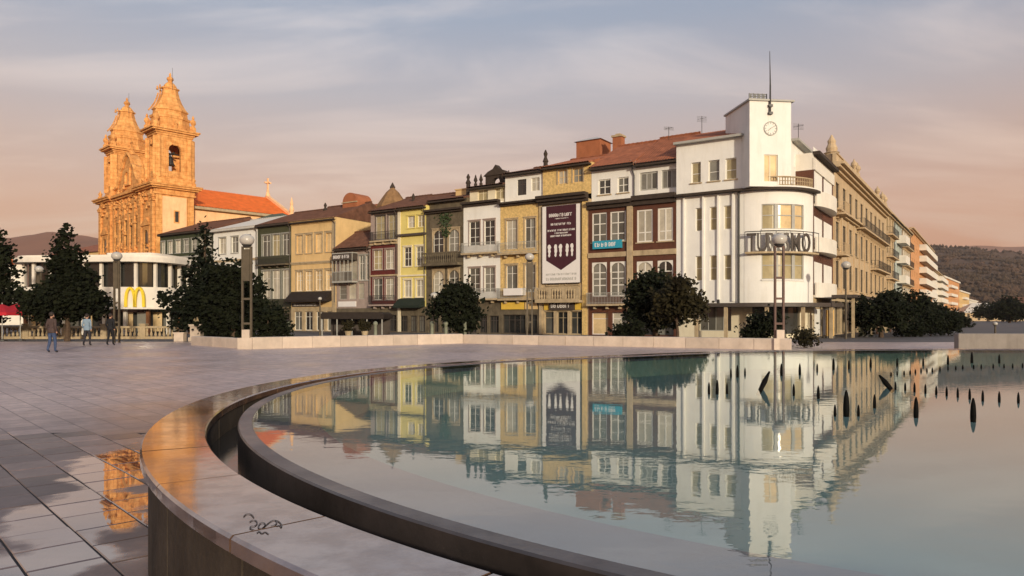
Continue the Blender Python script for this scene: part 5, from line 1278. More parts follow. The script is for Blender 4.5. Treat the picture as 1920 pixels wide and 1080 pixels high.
# ---------------------------------------------------------------- lamps
m_postw = mat('weathered_lamp_steel', (.085,.065,.04), .6, .25, 3, .15, 30, .4)
m_post2 = mat('rust_brown_steel', (.10,.05,.035), .6, .25, 3, .15, 30, .4)
def lamp(label, x, depth, ytop, yg, sep=.30, gl_r=.45, twin=True, ped=True, m=m_postw, box=True):
    gl_r *= .88
    X = (x-HX)/F*depth; t = thing('street_lamp', label, 'lamp post', (X, depth, 0), 0, 'globe lamps of the square')
    zg_ = CZ+(HY-yg)*depth/F
    b = MB()
    if twin:
        for s_ in (-1, 1): b.box(s_*sep/2-.045, s_*sep/2+.045, -.06, .06, 0, zg_-gl_r*.9)
        for z in (1.2, 2.4, 3.4, zg_-gl_r*1.1): b.box(-sep/2+.046, sep/2-.046, -.05, .05, z, z+.1)
    else: b.lathe([(.09, 0), (.07, 1.0), (.055, zg_-gl_r)], 10)
    b.build('post', m, t)
    if box: b = MB(); b.box(-sep/2+.05, sep/2-.05, -.10, .10, zg_-2.0, zg_-gl_r*1.15-.05); b.build('control_box', m_postw, t)
    b = MB(); b.lathe([(gl_r*.45, -gl_r*.98), (gl_r*.55, -gl_r*.8), (gl_r*.75, -gl_r*.68)], 14, (0, 0, zg_)); b.build('collar', m_iron, t)
    b = MB(); b.ball((0, 0, zg_), gl_r, 18, 10, .82); b.build('globe', m_globe, t, True)
    if ped: b = MB(); b.box(-.35, .35, -.3, .3, 0, .55); b.box(-.18, .18, -.2, .2, .55, .95); b.build('pedestal', m_par, t)
    return t
lamp('twin-post globe lamp at the left corner of the parapet', 463, 35.4, 0, 450, .42, .40)
lamp('twin-post globe lamp in front of the white corner building', 1461, 34.8, 0, 449, .40, .40, m=m_post2, box=False)
lamp('globe lamp on a thick post before the pavilion sign', 219, 44.5, 0, 480, .30, .36, ped=False)
lamp('small globe lamp beside the conical tree on the left', 73, 56.0, 0, 505, .35, .36, ped=False)
lamp('globe lamp on a post below the banner', 993, 44.8, 0, 482, .30, .33, ped=False)
lamp('single-post globe lamp by the avenue trees', 1586, 52.0, 0, 497, .3, .38, twin=False, box=False, ped=False)
lamp('little white globe lamp in front of the peach house', 600, 60, 0, 560, .2, .19, twin=False, box=False, ped=False)
lamp('white globe lamp beside the small dark tree', 814, 47, 0, 554, .2, .28, twin=False, box=False, ped=False)
lamp('thin street lamp on the concrete parapet at the far right', 1866, 70, 0, 607, .2, .25, twin=False, box=False, ped=False)

# ---------------------------------------------------------------- fountain nozzles
m_noz = mat('black_nozzle', (.005,.0045,.004), .7, .2, 8, .05, 30, .08)
NZ = [(72,228,60),(110,225,72),(155,228,55),(173,155,45),(203,150,62),(238,148,40),(405,143,62),(490,140,58),(462,235,60),(575,247,66),(570,130,42),(645,117,60),(716,116,48),(816,108,50),(652,330,60),(704,312,132),(760,330,58),(834,290,70),(930,213,42),(975,217,42),(1018,222,50),(1068,228,48),(1118,235,45),(1166,240,48),(1217,246,50),(1272,253,55),(1332,262,56),(1408,267,56),(1496,271,56),(1025,325,104),(1288,340,120),(938,106,42),(1058,102,42),(1172,95,48),(1282,86,56),(1408,90,45),
      (910,155,22),(938,150,24),(970,150,24),(998,147,22),(1022,144,24),(1048,138,24),(1075,137,22),(1100,136,24),(1135,132,26),(1172,127,24),(1208,126,22),(1240,123,24),(1290,121,22),(1325,120,24),(1380,118,24),(1430,117,22),(1470,117,24),(1515,115,24)]
nm = MB(); nm.lathe([(.20, -.4), (.20, 0), (.19, .25), (.16, .6), (.10, .85), (.05, 1.0)], 10); nme = nm.mesh('fountain_nozzle', True); nme.materials.append(m_noz)
for zx, zy, hh in NZ:
    x, y = 1300+zx*.4074, 640+zy*.4074; X, Y = gp_(x, y, ZW); ht = hh*.66*.4074*Y/F
    o = put('fountain_nozzle', nme, None, (X, Y, ZW)); w_ = max(.8*ht, .06); o.scale = (w_, w_, ht)
    big = hh > 100
    tag(o, ('tallest black nozzle, rightmost in the open water' if zx > 1200 else 'tall black nozzle alone in open water right of the avenue reflection' if zx > 1000 else 'tall black nozzle in the dark reflection of the avenue houses') if big else 'small black fountain nozzle standing in the shallow pool', 'nozzle', 'tall fountain nozzles' if big else 'small fountain nozzles')
for (xa, ya, xb, yb, lab) in ((310, 222, 362, 142, 'slanted black fountain jet arm leaning right, before the lamp'), (905, 215, 872, 158, 'slanted black fountain jet arm leaning left, before the avenue')):
    X, Y = gp_(1300+xa*.4074, 640+ya*.4074, ZW); X2 = (1300+xb*.4074-HX)/F*Y; Z2 = CZ+(HY-(640+yb*.4074))*Y/F
    dd = Vector((X2-X, .08, Z2-ZW)); b = MB(); b.tube(tuple(-dd*.3), tuple(dd*.45), .022, .03, 10); b.tube(tuple(dd*.45), tuple(dd), .03, .010, 10)
    tag(b.build('jet_arm', m_noz, None, loc=(X, Y, ZW)), lab, 'fountain jet')
# ---------------------------------------------------------------- trees
def leaf_mat(name, c, c2):
    m = mat(name, c, .75, .3, 1.6, 0, spec=.08, c2=c2, rand=.1); return m
m_leaf = leaf_mat('dark_broad_leaves', (.016,.019,.008), (.006,.008,.004))
m_leaf2 = leaf_mat('conifer_needles', (.012,.015,.007), (.005,.007,.004))
m_leaf3 = leaf_mat('reddish_leaves', (.040,.032,.013), (.018,.016,.008))
m_bark = mat('bark', (.09,.06,.04), .9, .3, 5, .5, 20, .2)
def crown_mesh(b, clumps, n, leaf, rnd, sub=.42, per=24):
    vol = [c[3]*c[4]*c[5] for c in clumps]; tot = sum(vol)
    for c, v in zip(clumps, vol):
        k = max(3, int(n*v/tot/per))
        for _ in range(k):
            while True:
                d = Vector((rnd.gauss(0, 1), rnd.gauss(0, 1), rnd.gauss(0, 1))).normalized(); r = rnd.random()**.36
                p = Vector((c[0]+d.x*c[3]*r, c[1]+d.y*c[4]*r, c[2]+d.z*c[5]*r))
                if p.z > .25: break
            sr = sub*rnd.uniform(.6, 1.3)
            for _ in range(per):
                q = p+Vector((rnd.gauss(0, .5), rnd.gauss(0, .5), rnd.gauss(0, .4)))*sr; a = (d*.5+Vector((rnd.gauss(0, 1), rnd.gauss(0, 1), rnd.gauss(0, .7)))).normalized()
                s_ = leaf*rnd.uniform(.6, 1.4); u = a.orthogonal().normalized()*s_*.45; l = a*s_
                b.add([q-l*.5, q+u-l*.05, q+l*.5, q-u-l*.05], [(0, 1, 2, 3)])
def tree(label, X, Y, clumps, n, leaf=.22, trunk=(.14, 1.6), m=m_leaf, seed=1, name='tree', group='trees around the square', sub=.42):
    rnd = random.Random(seed); t = thing(name, label, 'tree' if name != 'shrub' else 'shrub', (X, Y, 0), 0, group)
    b = MB(); r, hgt = trunk; topz = max(c[2] for c in clumps)
    pts = [(0, 0, -.05), (.03, .02, hgt*.5), (-.02, .03, hgt), (.02, 0, max(hgt+.3, topz))]
    rs = [r*1.35, r, r*.85, r*.3]
    for i in range(3): b.tube(pts[i], pts[i+1], rs[i], rs[i+1], 8)
    for c in clumps:
        z0 = min(max(hgt*.8, c[2]-c[5]*.9), topz-.3); b.tube((0, 0, z0), (c[0], c[1], c[2]), r*.45, r*.12, 6)
    b.build('trunk', m_bark, t)
    b = MB(); crown_mesh(b, clumps, int(n*.8), leaf, rnd, sub*1.1); b.build('crown', m, t)
    return t
def X_(x, Y): return (x-HX)/F*Y
def Z_(y, Y): return CZ+(HY-y)*Y/F
def cone(h0, h1, r0, r1, n, rnd, wob=.12):
    out = []
    for k in range(n):
        u = k/(n-1); z = h0+(h1-h0)*u; r = r0*(1-u)+r1*u
        m_ = 3 if r > .8 else 1
        for j in range(m_):
            a = rnd.random()*6.28; o = r*.42 if m_ > 1 else 0; out.append((o*cos(a), o*sin(a), z+rnd.uniform(-.1, .1), r*(.72 if m_ > 1 else 1), r*(.72 if m_ > 1 else 1), (h1-h0)/n*1.1+.15))
    return out
rn_ = random.Random(5)
Y = 50; tree('dark tree cut by the left edge of the picture', X_(-16, Y), Y, cone(1.9, Z_(440, Y), 2.2, .8, 6, rn_)+[(1.1, 0, 4.6, .9, .9, 1.0)], 11000, .24, (.2, 1.6), seed=2)
Y = 47; tree('dense conical dark tree in front of the white pavilion', X_(126, Y), Y, cone(2.2, Z_(442, Y), 2.45, .45, 7, rn_)+[(-1.2, 0, 2.3, 1.5, 1.3, .9), (1.1, 0, 2.4, 1.6, 1.3, .9)], 15000, .24, (.15, 1.7), seed=3)
Y = 48; tree('tall dark conifer with ragged spire between pavilion and twin-post lamp', X_(384, Y), Y, cone(.9, Z_(448, Y), 2.45, .22, 9, rn_)+[(0, 0, Z_(432, Y), .12, .12, .5), (1.5, .3, 4.0, 1.2, 1.1, 1.0), (-1.9, 0, 2.6, 1.1, 1.1, 1.0)], 17000, .22, (.18, 1.0), m_leaf2, 4)
Y = 46; tree('broad dark tree right behind the twin-post lamp', X_(437, Y), Y, [(0, 0, 3.9, 1.5, 1.2, 1.3), (-.5, 0, 2.4, 1.5, 1.2, 1.3), (.9, .2, 2.9, 1.1, 1.0, 1.2), (.5, 0, 1.1, 1.3, 1.0, .9)], 6500, .24, (.14, 1.3), seed=5)
Y = 45; tree('low dark shrub right of the twin-post lamp', X_(502, Y), Y, [(0, 0, 1.3, 1.15, 1.0, 1.2), (-.7, 0, 1.6, .9, .9, 1.1), (.7, 0, .8, .7, .7, .7)], 4200, .2, (.07, .5), seed=6, name='shrub', group='shrubs behind the parapet')
Y = 47; tree('small dark spreading tree below the weathered granite house', X_(855, Y), Y, [(0, 0, 2.6, 1.2, 1.0, .9), (-.9, 0, 2.0, .8, .8, .7), (.8, .1, 1.9, .8, .8, .8), (.1, 0, 3.3, .6, .6, .5), (.2, 0, 1.2, 1.2, .9, .6)], 3600, .26, (.1, 1.2), seed=7, sub=.5)
Y = 46; tree('big round dark tree left of the white corner building', X_(1228, Y), Y, [(0, 0, 2.9, 1.7, 1.5, 1.3), (-1.0, 0, 2.0, 1.0, 1.0, 1.1), (-.2, 0, 3.9, 1.0, .9, .65), (.5, .2, 1.6, 1.5, 1.2, .8)], 9000, .24, (.16, 1.2), seed=8)
Y = 43.5; tree('lighter reddish green tree in front of the big round tree', X_(1270, Y), Y, [(0, 0, 2.7, 1.25, 1.0, 1.0), (.9, 0, 2.2, .8, .8, .75), (-.7, 0, 2.0, .8, .8, .8), (.1, 0, 3.4, .8, .7, .5)], 4200, .24, (.09, 1.2), m_leaf3, 9, sub=.5)
Y = 41; tree('low dark shrub against the parapet left of the twin rusty lamp', X_(1432, Y), Y, [(0, 0, 1.0, .95, .8, .8), (.6, 0, 1.3, .6, .6, .6), (-.6, 0, .7, .6, .6, .5)], 3000, .18, (.06, .4), seed=10, name='shrub', group='shrubs behind the parapet')
Y = 37; tree('small green plant at the end of the long parapet', X_(1508, Y), Y, [(0, 0, .45, .5, .4, .4)], 900, .14, (.03, .2), m_leaf3, 11, name='shrub', group='shrubs behind the parapet')
Y = 44; tree('dark shrub at the foot of the brown houses', X_(1165, Y), Y, [(0, 0, .6, .7, .6, .5), (.7, 0, .8, .6, .6, .5)], 1500, .2, (.06, .4), seed=12, name='shrub', group='shrubs behind the parapet')
for k, (x, Y, top, rr_, lab) in enumerate(((1652, 56, 548, 2.0, 'largest dark avenue tree, nearest to the canopy'), (1690, 66, 543, 2.4, 'second dark avenue tree, tallest of the line'), (1728, 78, 560, 2.5, 'third dark avenue tree in the line'), (1762, 92, 576, 2.6, 'fourth dark avenue tree, lower than the others'), (1790, 110, 588, 2.4, 'last dark avenue tree, near the concrete parapet'))):
    z1 = Z_(top, Y); tree(lab, X_(x, Y), Y, [(0, 0, z1-1.3, rr_, rr_*.9, 1.3), (-rr_*.6, 0, z1-2.0, rr_*.6, rr_*.6, 1.0), (rr_*.6, .3, z1-1.8, rr_*.7, rr_*.6, 1.0), (0, 0, max(1.9, z1-2.3), rr_*.6, rr_*.6, .5)], 4200, .3, (.15, 1.5), seed=20+k, group='trees along the avenue')
for k, (x, Y, hh, lab) in enumerate(((1745, 60, 1.9, 'dark clipped shrub below the avenue trees'), (1778, 62, 1.8, 'dark clipped shrub touching the concrete parapet'), (1706, 58, 1.0, 'dark low shrub under the second avenue tree'))):
    tree(lab, X_(x, Y), Y, [(0, 0, hh*.5, .95, .8, hh*.5), (.2, 0, hh*.75, .7, .7, hh*.3)], 2600, .2, (.05, .4), seed=40+k, name='shrub', group='shrubs along the avenue')

# ---------------------------------------------------------------- street furniture of the left terrace
Yb = 52.0
bal = thing('stone_balustrade', 'low weathered stone balustrade in front of the pavilion terrace', 'balustrade', (X_(-30, Yb), Yb, 0), 0)
Lb = X_(350, Yb)-X_(-30, Yb)
b = MB(); b.box(0, Lb, -.15, .15, 0, .18); b.build('plinth', m_stone, bal); b = MB(); b.box(0, Lb, -.17, .17, .78, .92); b.build('handrail', m_stone, bal)
bm_ = MB(); bm_.lathe([(.07, .18), (.10, .32), (.045, .55), (.08, .72), (.08, .78)], 8); bme = bm_.mesh('baluster', True); bme.materials.append(m_stone)
k = .3
while k < Lb: put('baluster', bme, bal, (k, 0, 0)); k += .30
pm_ = MB(); pm_.box(-.2, .2, -.2, .2, 0, 1.02); pm_.box(-.24, .24, -.24, .24, 1.02, 1.1); pme = pm_.mesh('pier'); pme.materials.append(m_stone)
for k in range(6): put('pier', pme, bal, (.3+(Lb-.6)*k/5, .0, 0.0))
X, Y = gp_(366, 640); pd = thing('stone_pedestal', 'stone pedestal with urn at the left end of the parapet', 'pedestal', (X, Y+.3, 0))
b = MB(); b.box(-.42, .42, -.4, .4, 0, .25); b.box(-.33, .33, -.32, .32, .25, .95); b.box(-.42, .42, -.4, .4, .95, 1.1); b.build('plinth', m_par, pd)
b = MB(); b.lathe([(.15, 1.1), (.1, 1.2), (.24, 1.35), (.2, 1.5), (.06, 1.6)], 10); b.build('urn', m_stone, pd)
X, Y = gp_(338, 640); tag(MB().build('x', m_par), 'x', 'x') if False else None
b = MB(); b.box(-.3, .3, -.25, .25, 0, .5); b.box(-.34, .34, -.29, .29, .5, .58); tag(b.build('stone_block', m_par, None, loc=(X, Y, 0)), 'small stone block left of the urn pedestal', 'stone block')
m_red = mat('red_canvas', (.42,.02,.03), .8, .15, 2, .1, 20, .2)
def parasol(lab, x, Y, y, r):
    t = thing('parasol', lab, 'parasol', (X_(x, Y), Y, 0), 0, 'red parasols of the terrace'); z = Z_(y, Y)
    b = MB(); n = 8; b.add([(0, 0, z)]+[(r*cos(2*pi*k/n), r*sin(2*pi*k/n), z-.55) for k in range(n)]+[(r*cos(2*pi*k/n), r*sin(2*pi*k/n), z-.75) for k in range(n)], [(0, 1+k, 1+(k+1) % n) for k in range(n)]+[(1+k, 9+k, 9+(k+1) % n, 1+(k+1) % n) for k in range(n)])
    b.build('canopy', m_red, t); b = MB(); b.tube((0, 0, 0), (0, 0, z+.08), .03); b.build('pole', m_trimg, t)
    b = MB()
    for k in range(n): b.tube((0, 0, z-.03), (r*.98*cos(2*pi*k/n), r*.98*sin(2*pi*k/n), z-.57), .015, .012, 4)
    b.build('rib', m_iron, t); b = MB(); b.lathe([(.3, 0), (.28, .08), (.06, .12)], 10); b.build('base', m_iron, t)
parasol('red parasol cut by the left picture edge', 4, 47.5, 570, 1.3); parasol('red parasol second from the left edge, taller', 38, 48.5, 567, 1.25); parasol('dark red parasol partly behind the lamp and tree', 95, 57, 576, 1.2)
def table(lab, X, Y):
    t = thing('cafe_table', lab, 'table', (X, Y, 0), 0, 'terrace tables'); b = MB(); b.lathe([(.36, .72), (.36, .75)], 14); b.build('table_top', m_trimg, t); b = MB(); b.tube((0, 0, 0), (0, 0, .72), .03); b.lathe([(.22, 0), (.2, .03)], 10); b.build('leg', m_iron, t)
def chair(lab, X, Y, rz):
    t = thing('cafe_chair', lab, 'chair', (X, Y, 0), rz, 'terrace chairs'); b = MB(); b.box(-.21, .21, -.2, .2, .43, .46); b.build('seat', m_wood, t)
    b = MB(); b.box(-.21, .21, .19, .22, .6, .85); b.build('backrest', m_wood, t)
    for sx in (-1, 1):
        b = MB(); b.box(sx*.19-.015, sx*.19+.015, -.19, -.16, 0, .43); b.build('leg', m_iron, t)
        b = MB(); b.box(sx*.19-.015, sx*.19+.015, .19, .22, 0, .6); b.build('leg', m_iron, t)
for k, (x, Y, l1) in enumerate(((10, 53.3, 'under the leftmost parasol'), (44, 54.2, 'under the second parasol'), (150, 56, 'behind the two walking people'), (255, 56, 'below the yellow arches sign'))):
    table('round terrace table '+l1, X_(x, Y), Y); chair('wooden terrace chair left of the table '+l1, X_(x, Y)-.6, Y, radians(80)); chair('wooden terrace chair right of the table '+l1, X_(x, Y)+.6, Y, radians(-85))
# covered terrace and kiosk things in front of the row
kY = 60.5
ks = thing('cafe_terrace_canopy', 'long dark cafe canopy on thin posts before the maroon house', 'canopy', (X_(600, kY), kY, 0), radians(-6))
kw = X_(722, kY)-X_(600, kY); zk = Z_(588, kY)
b = MB(); b.prism_xz([(0, zk-.45), (kw, zk-.45), (kw, zk-.05), (kw-.3, zk+.12), (.3, zk+.12), (0, zk-.05)], 0, 2.8); b.build('roof', m_awn, ks)
for k in range(5): b = MB(); b.box(.1+(kw-.3)*k/4, .18+(kw-.3)*k/4, .1, .18, 0, zk-.45); b.build('post', m_trimg, ks)
b = MB(); b.box(.1, kw-.1, 2.3, 2.36, 0, zk-.45); b.build('back_screen', m_trimd, ks)
for k, (x, m, lab) in enumerate(((653, m_leaf3, 'potted green plant under the cafe canopy'), (684, m_leaf3, 'potted reddish plant under the cafe canopy'))):
    Y = 58.5; t = thing('potted_plant', lab, 'plant', (X_(x, Y), Y, 0)); b = MB(); b.lathe([(.2, 0), (.28, .4), (.3, .45)], 10); b.build('pot', m_stone, t); b = MB(); crown_mesh(b, [(0, 0, .9, .45, .4, .5)], 700, .16, random.Random(60+k), .2); b.build('foliage', m, t)
m_bol = mat('grey_green_bollard', (.20,.21,.15), .6, .2, 3, .1, 20, .3)
for k, (x, lab) in enumerate(((810, 'grey bollard left of the small dark tree'), (836, 'grey bollard with pale top before the small dark tree'), (872, 'grey bollard right of the small dark tree'), (871-330, 'grey bollard before the peach house'), (704, 'grey bollard at the end of the cafe canopy'))):
    Y = 46.5; b = MB(); b.lathe([(.16, 0), (.15, .1), (.11, .14), (.11, 1.05), (.15, 1.1), (.15, 1.2), (.06, 1.3)], 12); tag(b.build('bollard', m_bol, None, True, (X_(x, Y), Y, 0)), lab, 'bollard', 'bollards before the row')
# canopy on posts along the avenue
b = thing('pavement_canopy', 'long flat dark pavement canopy running from the corner down the avenue', 'canopy', (0, 0, 0)); cpp = ave_p(4.5); b.location = (cpp.x, cpp.y, 0); b.rotation_euler = (0, 0, RZ_AVE); pc = b
q = MB(); q.box(0, 26, -3.0, -1.25, 3.05, 3.28); q.build('roof', m_trimd, pc)
for k in range(8): q = MB(); q.box(.4+3.5*k, .62+3.5*k, -2.8, -2.6, 0, 3.05); q.build('post', (m_stone, m_post2, m_trimg)[k % 3], pc)
for k, (x, Y, c, lab) in enumerate(((1556, 54, (.62,.38,.12), 'ochre advertising column under the corner canopy'), (1618, 57, (.58,.62,.45), 'pale green freestanding sign board beneath the avenue canopy'))):
    t = thing('advertising_column', lab, 'sign', (X_(x, Y), Y, 0), radians(10)); m = mat('sign_colour', c, .6, .1, 2, .05); q = MB(); q.box(-.28, .28, -.1, .1, .15, 2.1 if k == 0 else 1.3); q.build('panel', m, t); q = MB(); q.box(-.32, .32, -.14, .14, 0, .149); q.build('foot', m_iron, t)

# ---------------------------------------------------------------- people
m_skin = mat('skin', (.45,.25,.17), .6, .05, 5, 0); m_hair = mat('dark_hair', (.03,.02,.015), .6, .2, 10, .1)
def person(lab, x, yfoot, hgt, top, legs, shoe, face, stride, seed, armbend=.1):
    X, Y = gp_(x, yfoot); t = thing('person', lab, 'person', (X, Y, 0), face, 'people walking across the square')
    k = hgt/1.75; s = stride
    V = {'pel': (0, 0, .95), 'wst': (0, -.01, 1.10), 'chs': (0, -.015, 1.32), 'nck': (0, 0, 1.48), 'hd0': (0, -.02, 1.56), 'hd1': (0, -.03, 1.66), 'hd2': (0, -.02, 1.735),
         'shL': (-.17, 0, 1.42), 'elL': (-.23, .05*s/.2+.03, 1.15), 'wrL': (-.22, -.06+.08*s/.2, .93), 'haL': (-.215, -.09+.09*s/.2, .84),
         'shR': (.17, 0, 1.42), 'elR': (.23, -.03*s/.2+.05, 1.15), 'wrR': (.22, -.14*s/.2-.02, .94), 'haR': (.215, -.17*s/.2-.04, .85),
         'hpL': (-.09, 0, .90), 'knL': (-.10, -s*.55-.03, .50), 'anL': (-.10, -s*.75, .09), 'toL': (-.11, -s*.75-.15, .035),
         'hpR': (.09, 0, .90), 'knR': (.10, s*.35-.05, .50), 'anR': (.10, s*1.0+.02, .12), 'toR': (.11, s*1.0-.11, .035)}
    R = {'pel': (.155, .115), 'wst': (.135, .10), 'chs': (.17, .115), 'nck': (.055, .06), 'hd0': (.07, .085), 'hd1': (.078, .095), 'hd2': (.05, .06),
         'shL': (.07, .07), 'elL': (.048, .05), 'wrL': (.035, .035), 'haL': (.03, .045), 'hpL': (.095, .10), 'knL': (.065, .07), 'anL': (.045, .05), 'toL': (.045, .03)}
    E = [('pel', 'wst'), ('wst', 'chs'), ('chs', 'nck'), ('nck', 'hd0'), ('hd0', 'hd1'), ('hd1', 'hd2')]
    for q in 'LR': E += [('chs', 'sh'+q), ('sh'+q, 'el'+q), ('el'+q, 'wr'+q), ('wr'+q, 'ha'+q), ('pel', 'hp'+q), ('hp'+q, 'kn'+q), ('kn'+q, 'an'+q), ('an'+q, 'to'+q)]
    names = list(V); me = bpy.data.meshes.new('body'); me.from_pydata([tuple(c*k for c in V[n]) for n in names], [(names.index(a), names.index(b)) for a, b in E], []); me.update()
    o = bpy.data.objects.new('body', me); col.objects.link(o); md = o.modifiers.new('s', 'SKIN'); md.use_smooth_shade = True
    sv = me.skin_vertices[0].data
    for i, n in enumerate(names):
        r = R.get(n) or R[n[:-1]+'L']; sv[i].radius = (r[0]*k, r[1]*k); sv[i].use_root = (n == 'pel')
    o.modifiers.new('u', 'SUBSURF').levels = 2; bpy.context.view_layer.update()
    m2 = bpy.data.meshes.new_from_object(o.evaluated_get(bpy.context.evaluated_depsgraph_get())); bpy.data.objects.remove(o)
    m2.materials.clear()
    for m in (legs, top, m_skin, shoe): m2.materials.append(m)
    for p in m2.polygons:
        c = p.center; z = c.z/k; arm = abs(c.x)/k > .185 and z > .78
        p.material_index = 3 if z < .08 else 2 if (z > 1.49 or (arm and z < .91)) else 1 if (z > .93 or arm) else 0
        p.use_smooth = True
    put('body', m2, t)
    b = MB(); b.ball((0, .012*k, 1.675*k), .105*k, 12, 8, 1.05); hb = b.build('hair', m_hair, t, True)
    b = MB(); b.ball((0, -.105*k, 1.62*k), .02*k, 6, 5); b.build('nose', m_skin, t, True)
    b = MB()
    for sx in (-1, 1): b.lathe([(.02, -.0), (.03, .03), (.015, .06)], 6, (sx*.085*k, 0, 1.6*k))
    b.build('ears', m_skin, t, True)
    # jacket hem so that clothes end cleanly
    b = MB(); b.lathe([(.175*k, .86*k), (.18*k, .9*k), (.165*k, 1.02*k), (.15*k, 1.1*k)], 16, (0, 0, 0), 0, .78); b.build('jacket_hem', top, t, True)
    return t
m_jean = mat('blue_denim', (.05,.075,.15), .8, .25, 12, .1); m_jk1 = mat('brown_jacket', (.07,.045,.04), .8, .2, 8, .1); m_jk2 = mat('blue_grey_jacket', (.20,.27,.34), .8, .15, 8, .1); m_blk = mat('black_cloth', (.012,.012,.014), .8, .2, 8, .1); m_dk = mat('dark_trousers', (.03,.028,.035), .8, .2, 8, .1)
person('person in dark brown jacket and blue jeans, nearest of the walkers', 97, 661, 1.76, m_jk1, m_jean, m_blk, radians(170), .10, 1)
person('person in light blue grey jacket and dark trousers walking away', 163, 648.5, 1.72, m_jk2, m_dk, m_blk, radians(185), .16, 2)
person('person dressed all in black right of the blue grey jacket', 207, 647.5, 1.74, m_blk, m_blk, m_blk, radians(178), .13, 3)

# ---------------------------------------------------------------- hills, far wood and far houses
m_hill = mat('wooded_hillside', (.11,.062,.038), .95, .4, .012, 0, c2=(.06,.038,.022)); m_hillp = mat('far_moorland', (.24,.10,.05), .95, .2, .006, 0)
m_wood_ = mat('hillside_tree_crowns', (.105,.060,.036), .95, .5, .006, 0, c2=(.040,.030,.017))
from mathutils import noise as mn
def hill(name, prof, Y0, Y1, m, x0, x1, seed, ns=.006, amp=18, nx=220, ny=26):
    b = MB(); vs_ = []; fs = []
    for j in range(ny+1):
        v = j/ny; Yv = Y0+(Y1-Y0)*v
        for i in range(nx+1):
            px = x0+(x1-x0)*i/nx
            k = 0
            while k < len(prof)-2 and prof[k+1][0] < px: k += 1
            (xa, ya), (xb, yb) = prof[k], prof[k+1]; t = min(1, max(0, (px-xa)/(xb-xa))); yt = ya+(yb-ya)*(t*t*(3-2*t)); zt = CZ+(HY-yt)*Y1/F
            X = (px-HX)/F*Yv; z = zt*(v**1.15)+amp*v*mn.fractal(Vector((X*ns, Yv*ns, seed)), 1.0, 2.0, 4)-2
            if j == 0: z = -3
            vs_.append((X, Yv, z))
    for j in range(ny):
        for i in range(nx): a = j*(nx+1)+i; fs.append((a, a+1, a+nx+2, a+nx+1))
    b.add(vs_, fs); o = b.build(name, m, None, True); o['kind'] = 'structure'; return vs_, o
PR = [(1500, 520), (1660, 470), (1760, 462), (1830, 466), (1880, 475), (1930, 482), (2100, 500), (2600, 560)]
hv, ho = hill('hill', PR, 620, 1700, m_hill, 1450, 2600, 3.1)
hill('far_hill', [(1300, 520), (1700, 470), (1850, 460), (1900, 462), (1960, 458), (2200, 480), (2700, 540)], 2300, 3600, m_hillp, 1250, 2700, 8.2, .002, 14, 90, 10)
hill('left_hill', [(-900, 520), (-300, 465), (-60, 446), (30, 440), (90, 434), (150, 440), (260, 455), (420, 470), (700, 540)], 900, 2000, m_hillp, -900, 700, 5.5, .003, 14, 120, 14)
b = MB(); rnd = random.Random(77)
for _ in range(20000):
    vx = rnd.choice(hv)
    if vx[2] < 2: continue
    r = rnd.uniform(2.2, 5.5); jx, jy = rnd.uniform(-6, 6), rnd.uniform(-20, 20); z = vx[2]+r*.2; n = 5
    a0 = rnd.random()*6
    vsx = [(vx[0]+jx, vx[1]+jy, z+r*rnd.uniform(.7, 1.2))]+[(vx[0]+jx+r*rnd.uniform(.7, 1.1)*cos(a0+2*pi*k/n), vx[1]+jy+r*rnd.uniform(.7, 1.1)*sin(a0+2*pi*k/n), z+r*rnd.uniform(-.3, .3)) for k in range(n)]+[(vx[0]+jx, vx[1]+jy, z-r)]
    b.add(vsx, [(0, 1+k, 1+(k+1) % n) for k in range(n)]+[(n+1, 1+(k+1) % n, 1+k) for k in range(n)])
o = b.build('hillside_wood', m_wood_); tag(o, 'dark brown green woodland covering the right hill', 'woodland', None, 'stuff')
def far_house(lab, x, Y, w, hgt, m, rf, d=9, rz=0.0, nw=3):
    t = thing('far_house', lab, 'house', (X_(x, Y), Y, 0), rz, 'far houses'); b = MB(); b.box(-w/2, w/2, 0, d, -1, hgt); b.build('wall', m, t)
    b = MB(); r = w*.16; b.add([(-w/2-.5, -.5, hgt), (w/2+.5, -.5, hgt), (w/2+.5, d+.5, hgt), (-w/2-.5, d+.5, hgt), (-w/4, d/2, hgt+r), (w/4, d/2, hgt+r)], [(0, 1, 5, 4), (1, 2, 5), (2, 3, 4, 5), (3, 0, 4), (3, 2, 1, 0)]); b.build('roof', rf, t)
    for k in range(nw):
        for z in (hgt*.3, hgt*.7): c = -w/2+w*(k+.5)/nw; b = MB(); b.box(c-.5, c+.5, -.05, .02, z-.7, z+.7); b.build('window', g_dark, t)
far_house('far house with sunlit red roof between the left trees', 66, 150, 13, 12.5, m_avw, m_oroof, rz=.3); far_house('far house with brown orange roof left of the church', 145, 135, 16, 13.5, m_peach, m_roof, rz=-.5, d=14)
far_house('far house with red roof left of the conical tree', 40, 170, 12, 13.0, m_peach, m_roof, rz=.1)
far_house('far dull house at the right edge below the hill', 1922, 330, 18, 8, m_mauve, m_droof, rz=.2, nw=5); far_house('low far house with pale roof beyond the concrete parapet', 1865, 300, 26, 3.4, m_avst, m_zinc, nw=6)
for k, (x, Y, lab) in enumerate(((1880, 250, 'dark far tree above the concrete parapet at the right'), (1905, 230, 'far tree at the right edge of the picture'), (1852, 280, 'far tree next to the last block of the terrace'), (1893, 205, 'low far tree in front of the hill'))):
    tree(lab, X_(x, Y), Y, [(0, 0, 4.5, 4, 3, 3.2), (2, 0, 3, 3, 3, 2.5), (-2.5, 0, 3.4, 3, 3, 2.4)], 2600, .8, (.3, 2), seed=70+k, group='far trees below the hill', sub=1.2)

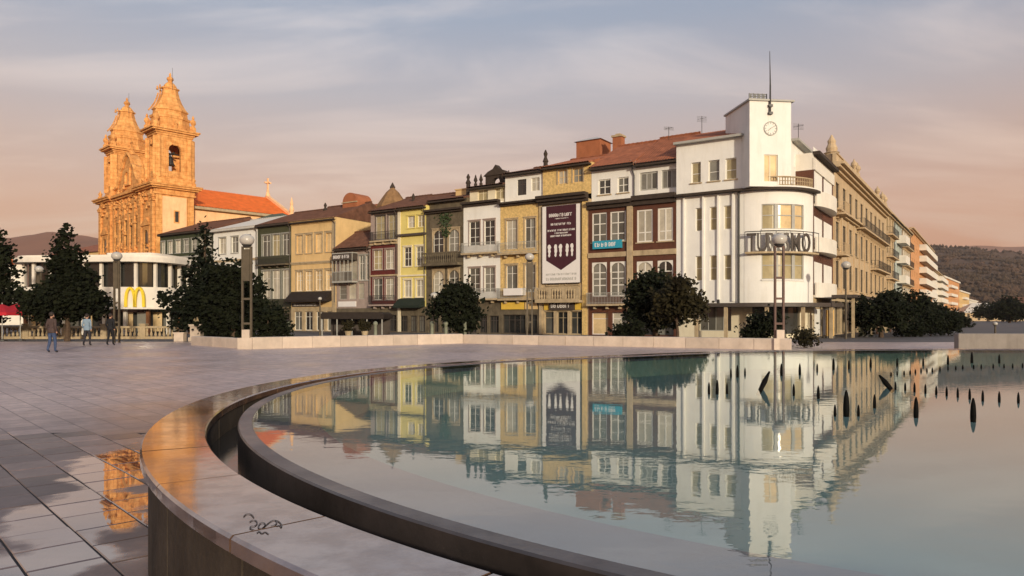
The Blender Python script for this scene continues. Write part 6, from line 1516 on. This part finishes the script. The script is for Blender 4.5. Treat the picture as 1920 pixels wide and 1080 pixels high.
# ---------------------------------------------------------------- the arcade across the square, behind the viewer
sA = Vector(SUN_AZ).normalized(); pq = Vector((-sA.y, sA.x))           # along the facade, roughly square to the evening sun
def arc_block(name, lab, q0, q1, hgt, k, m):
    a = sA*k+pq*q0; t = thing(name, lab, 'building', (a.x, a.y, 0), atan2(pq.y, pq.x)); L = q1-q0
    hh = House.__new__(House); hh.e = t; hh.holes = []; hh.w = L
    M_ = Matrix.Rotation(0, 4, 'Z')
    nb = int(L/4.5); b = MB(); 
    for i in range(nb): b.arch(L*i/nb, L*(i+1)/nb, 0, 5.5, L*i/nb+.6, L*(i+1)/nb-.6, 3.0, 13.4, 14.0, 8)
    b.build('arcade', m_stone, t)
    b = MB(); b.box(0, L, 0, 13.99, 5.5, hgt); b.box(0, L, 0, 9.5, 0, 5.499); w = b.build('wall', m, t)
    for f in range(int((hgt-6.5)/3.6)):
        for i in range(nb):
            c = L*(i+.5)/nb; z = 6.6+f*3.6; b = MB(); b.box(c-.6, c+.6, 14.0, 14.04, z, z+2.2); b.build('window', g_dark, w)
    b = MB(); b.box(-.3, L+.3, -.3, 14.3, hgt, hgt+.4); b.build('cornice', m_stone, t)
m_arc = mat('arcade_render', (.60,.52,.42), .85, .1, 1, .1, 20, .2)
# pq points to the right as seen from the square when the sun is behind
def qof(X, Y): return X*pq.x+Y*pq.y
arc_block('arcade_building', 'long arcaded building closing the square behind the viewer', -85, 95, 9.6, 78, m_arc)

# ---------------------------------------------------------------- evening air
b = MB(); b.box(-2500, 2600, -160, 3900, -6, 420)
hz = b.build('haze', bpy.data.materials.new('evening_haze')); hz['kind'] = 'stuff'
hm = hz.data.materials[0]; hm.use_nodes = True; hn = hm.node_tree.nodes
for n in list(hn): hn.remove(n)
ho_ = hn.new('ShaderNodeOutputMaterial'); pv = hn.new('ShaderNodeVolumePrincipled'); pv.inputs['Color'].default_value = (.95,.84,.80,1); pv.inputs['Density'].default_value = .00008; pv.inputs['Anisotropy'].default_value = .0
hm.node_tree.links.new(pv.outputs[0], ho_.inputs['Volume'])
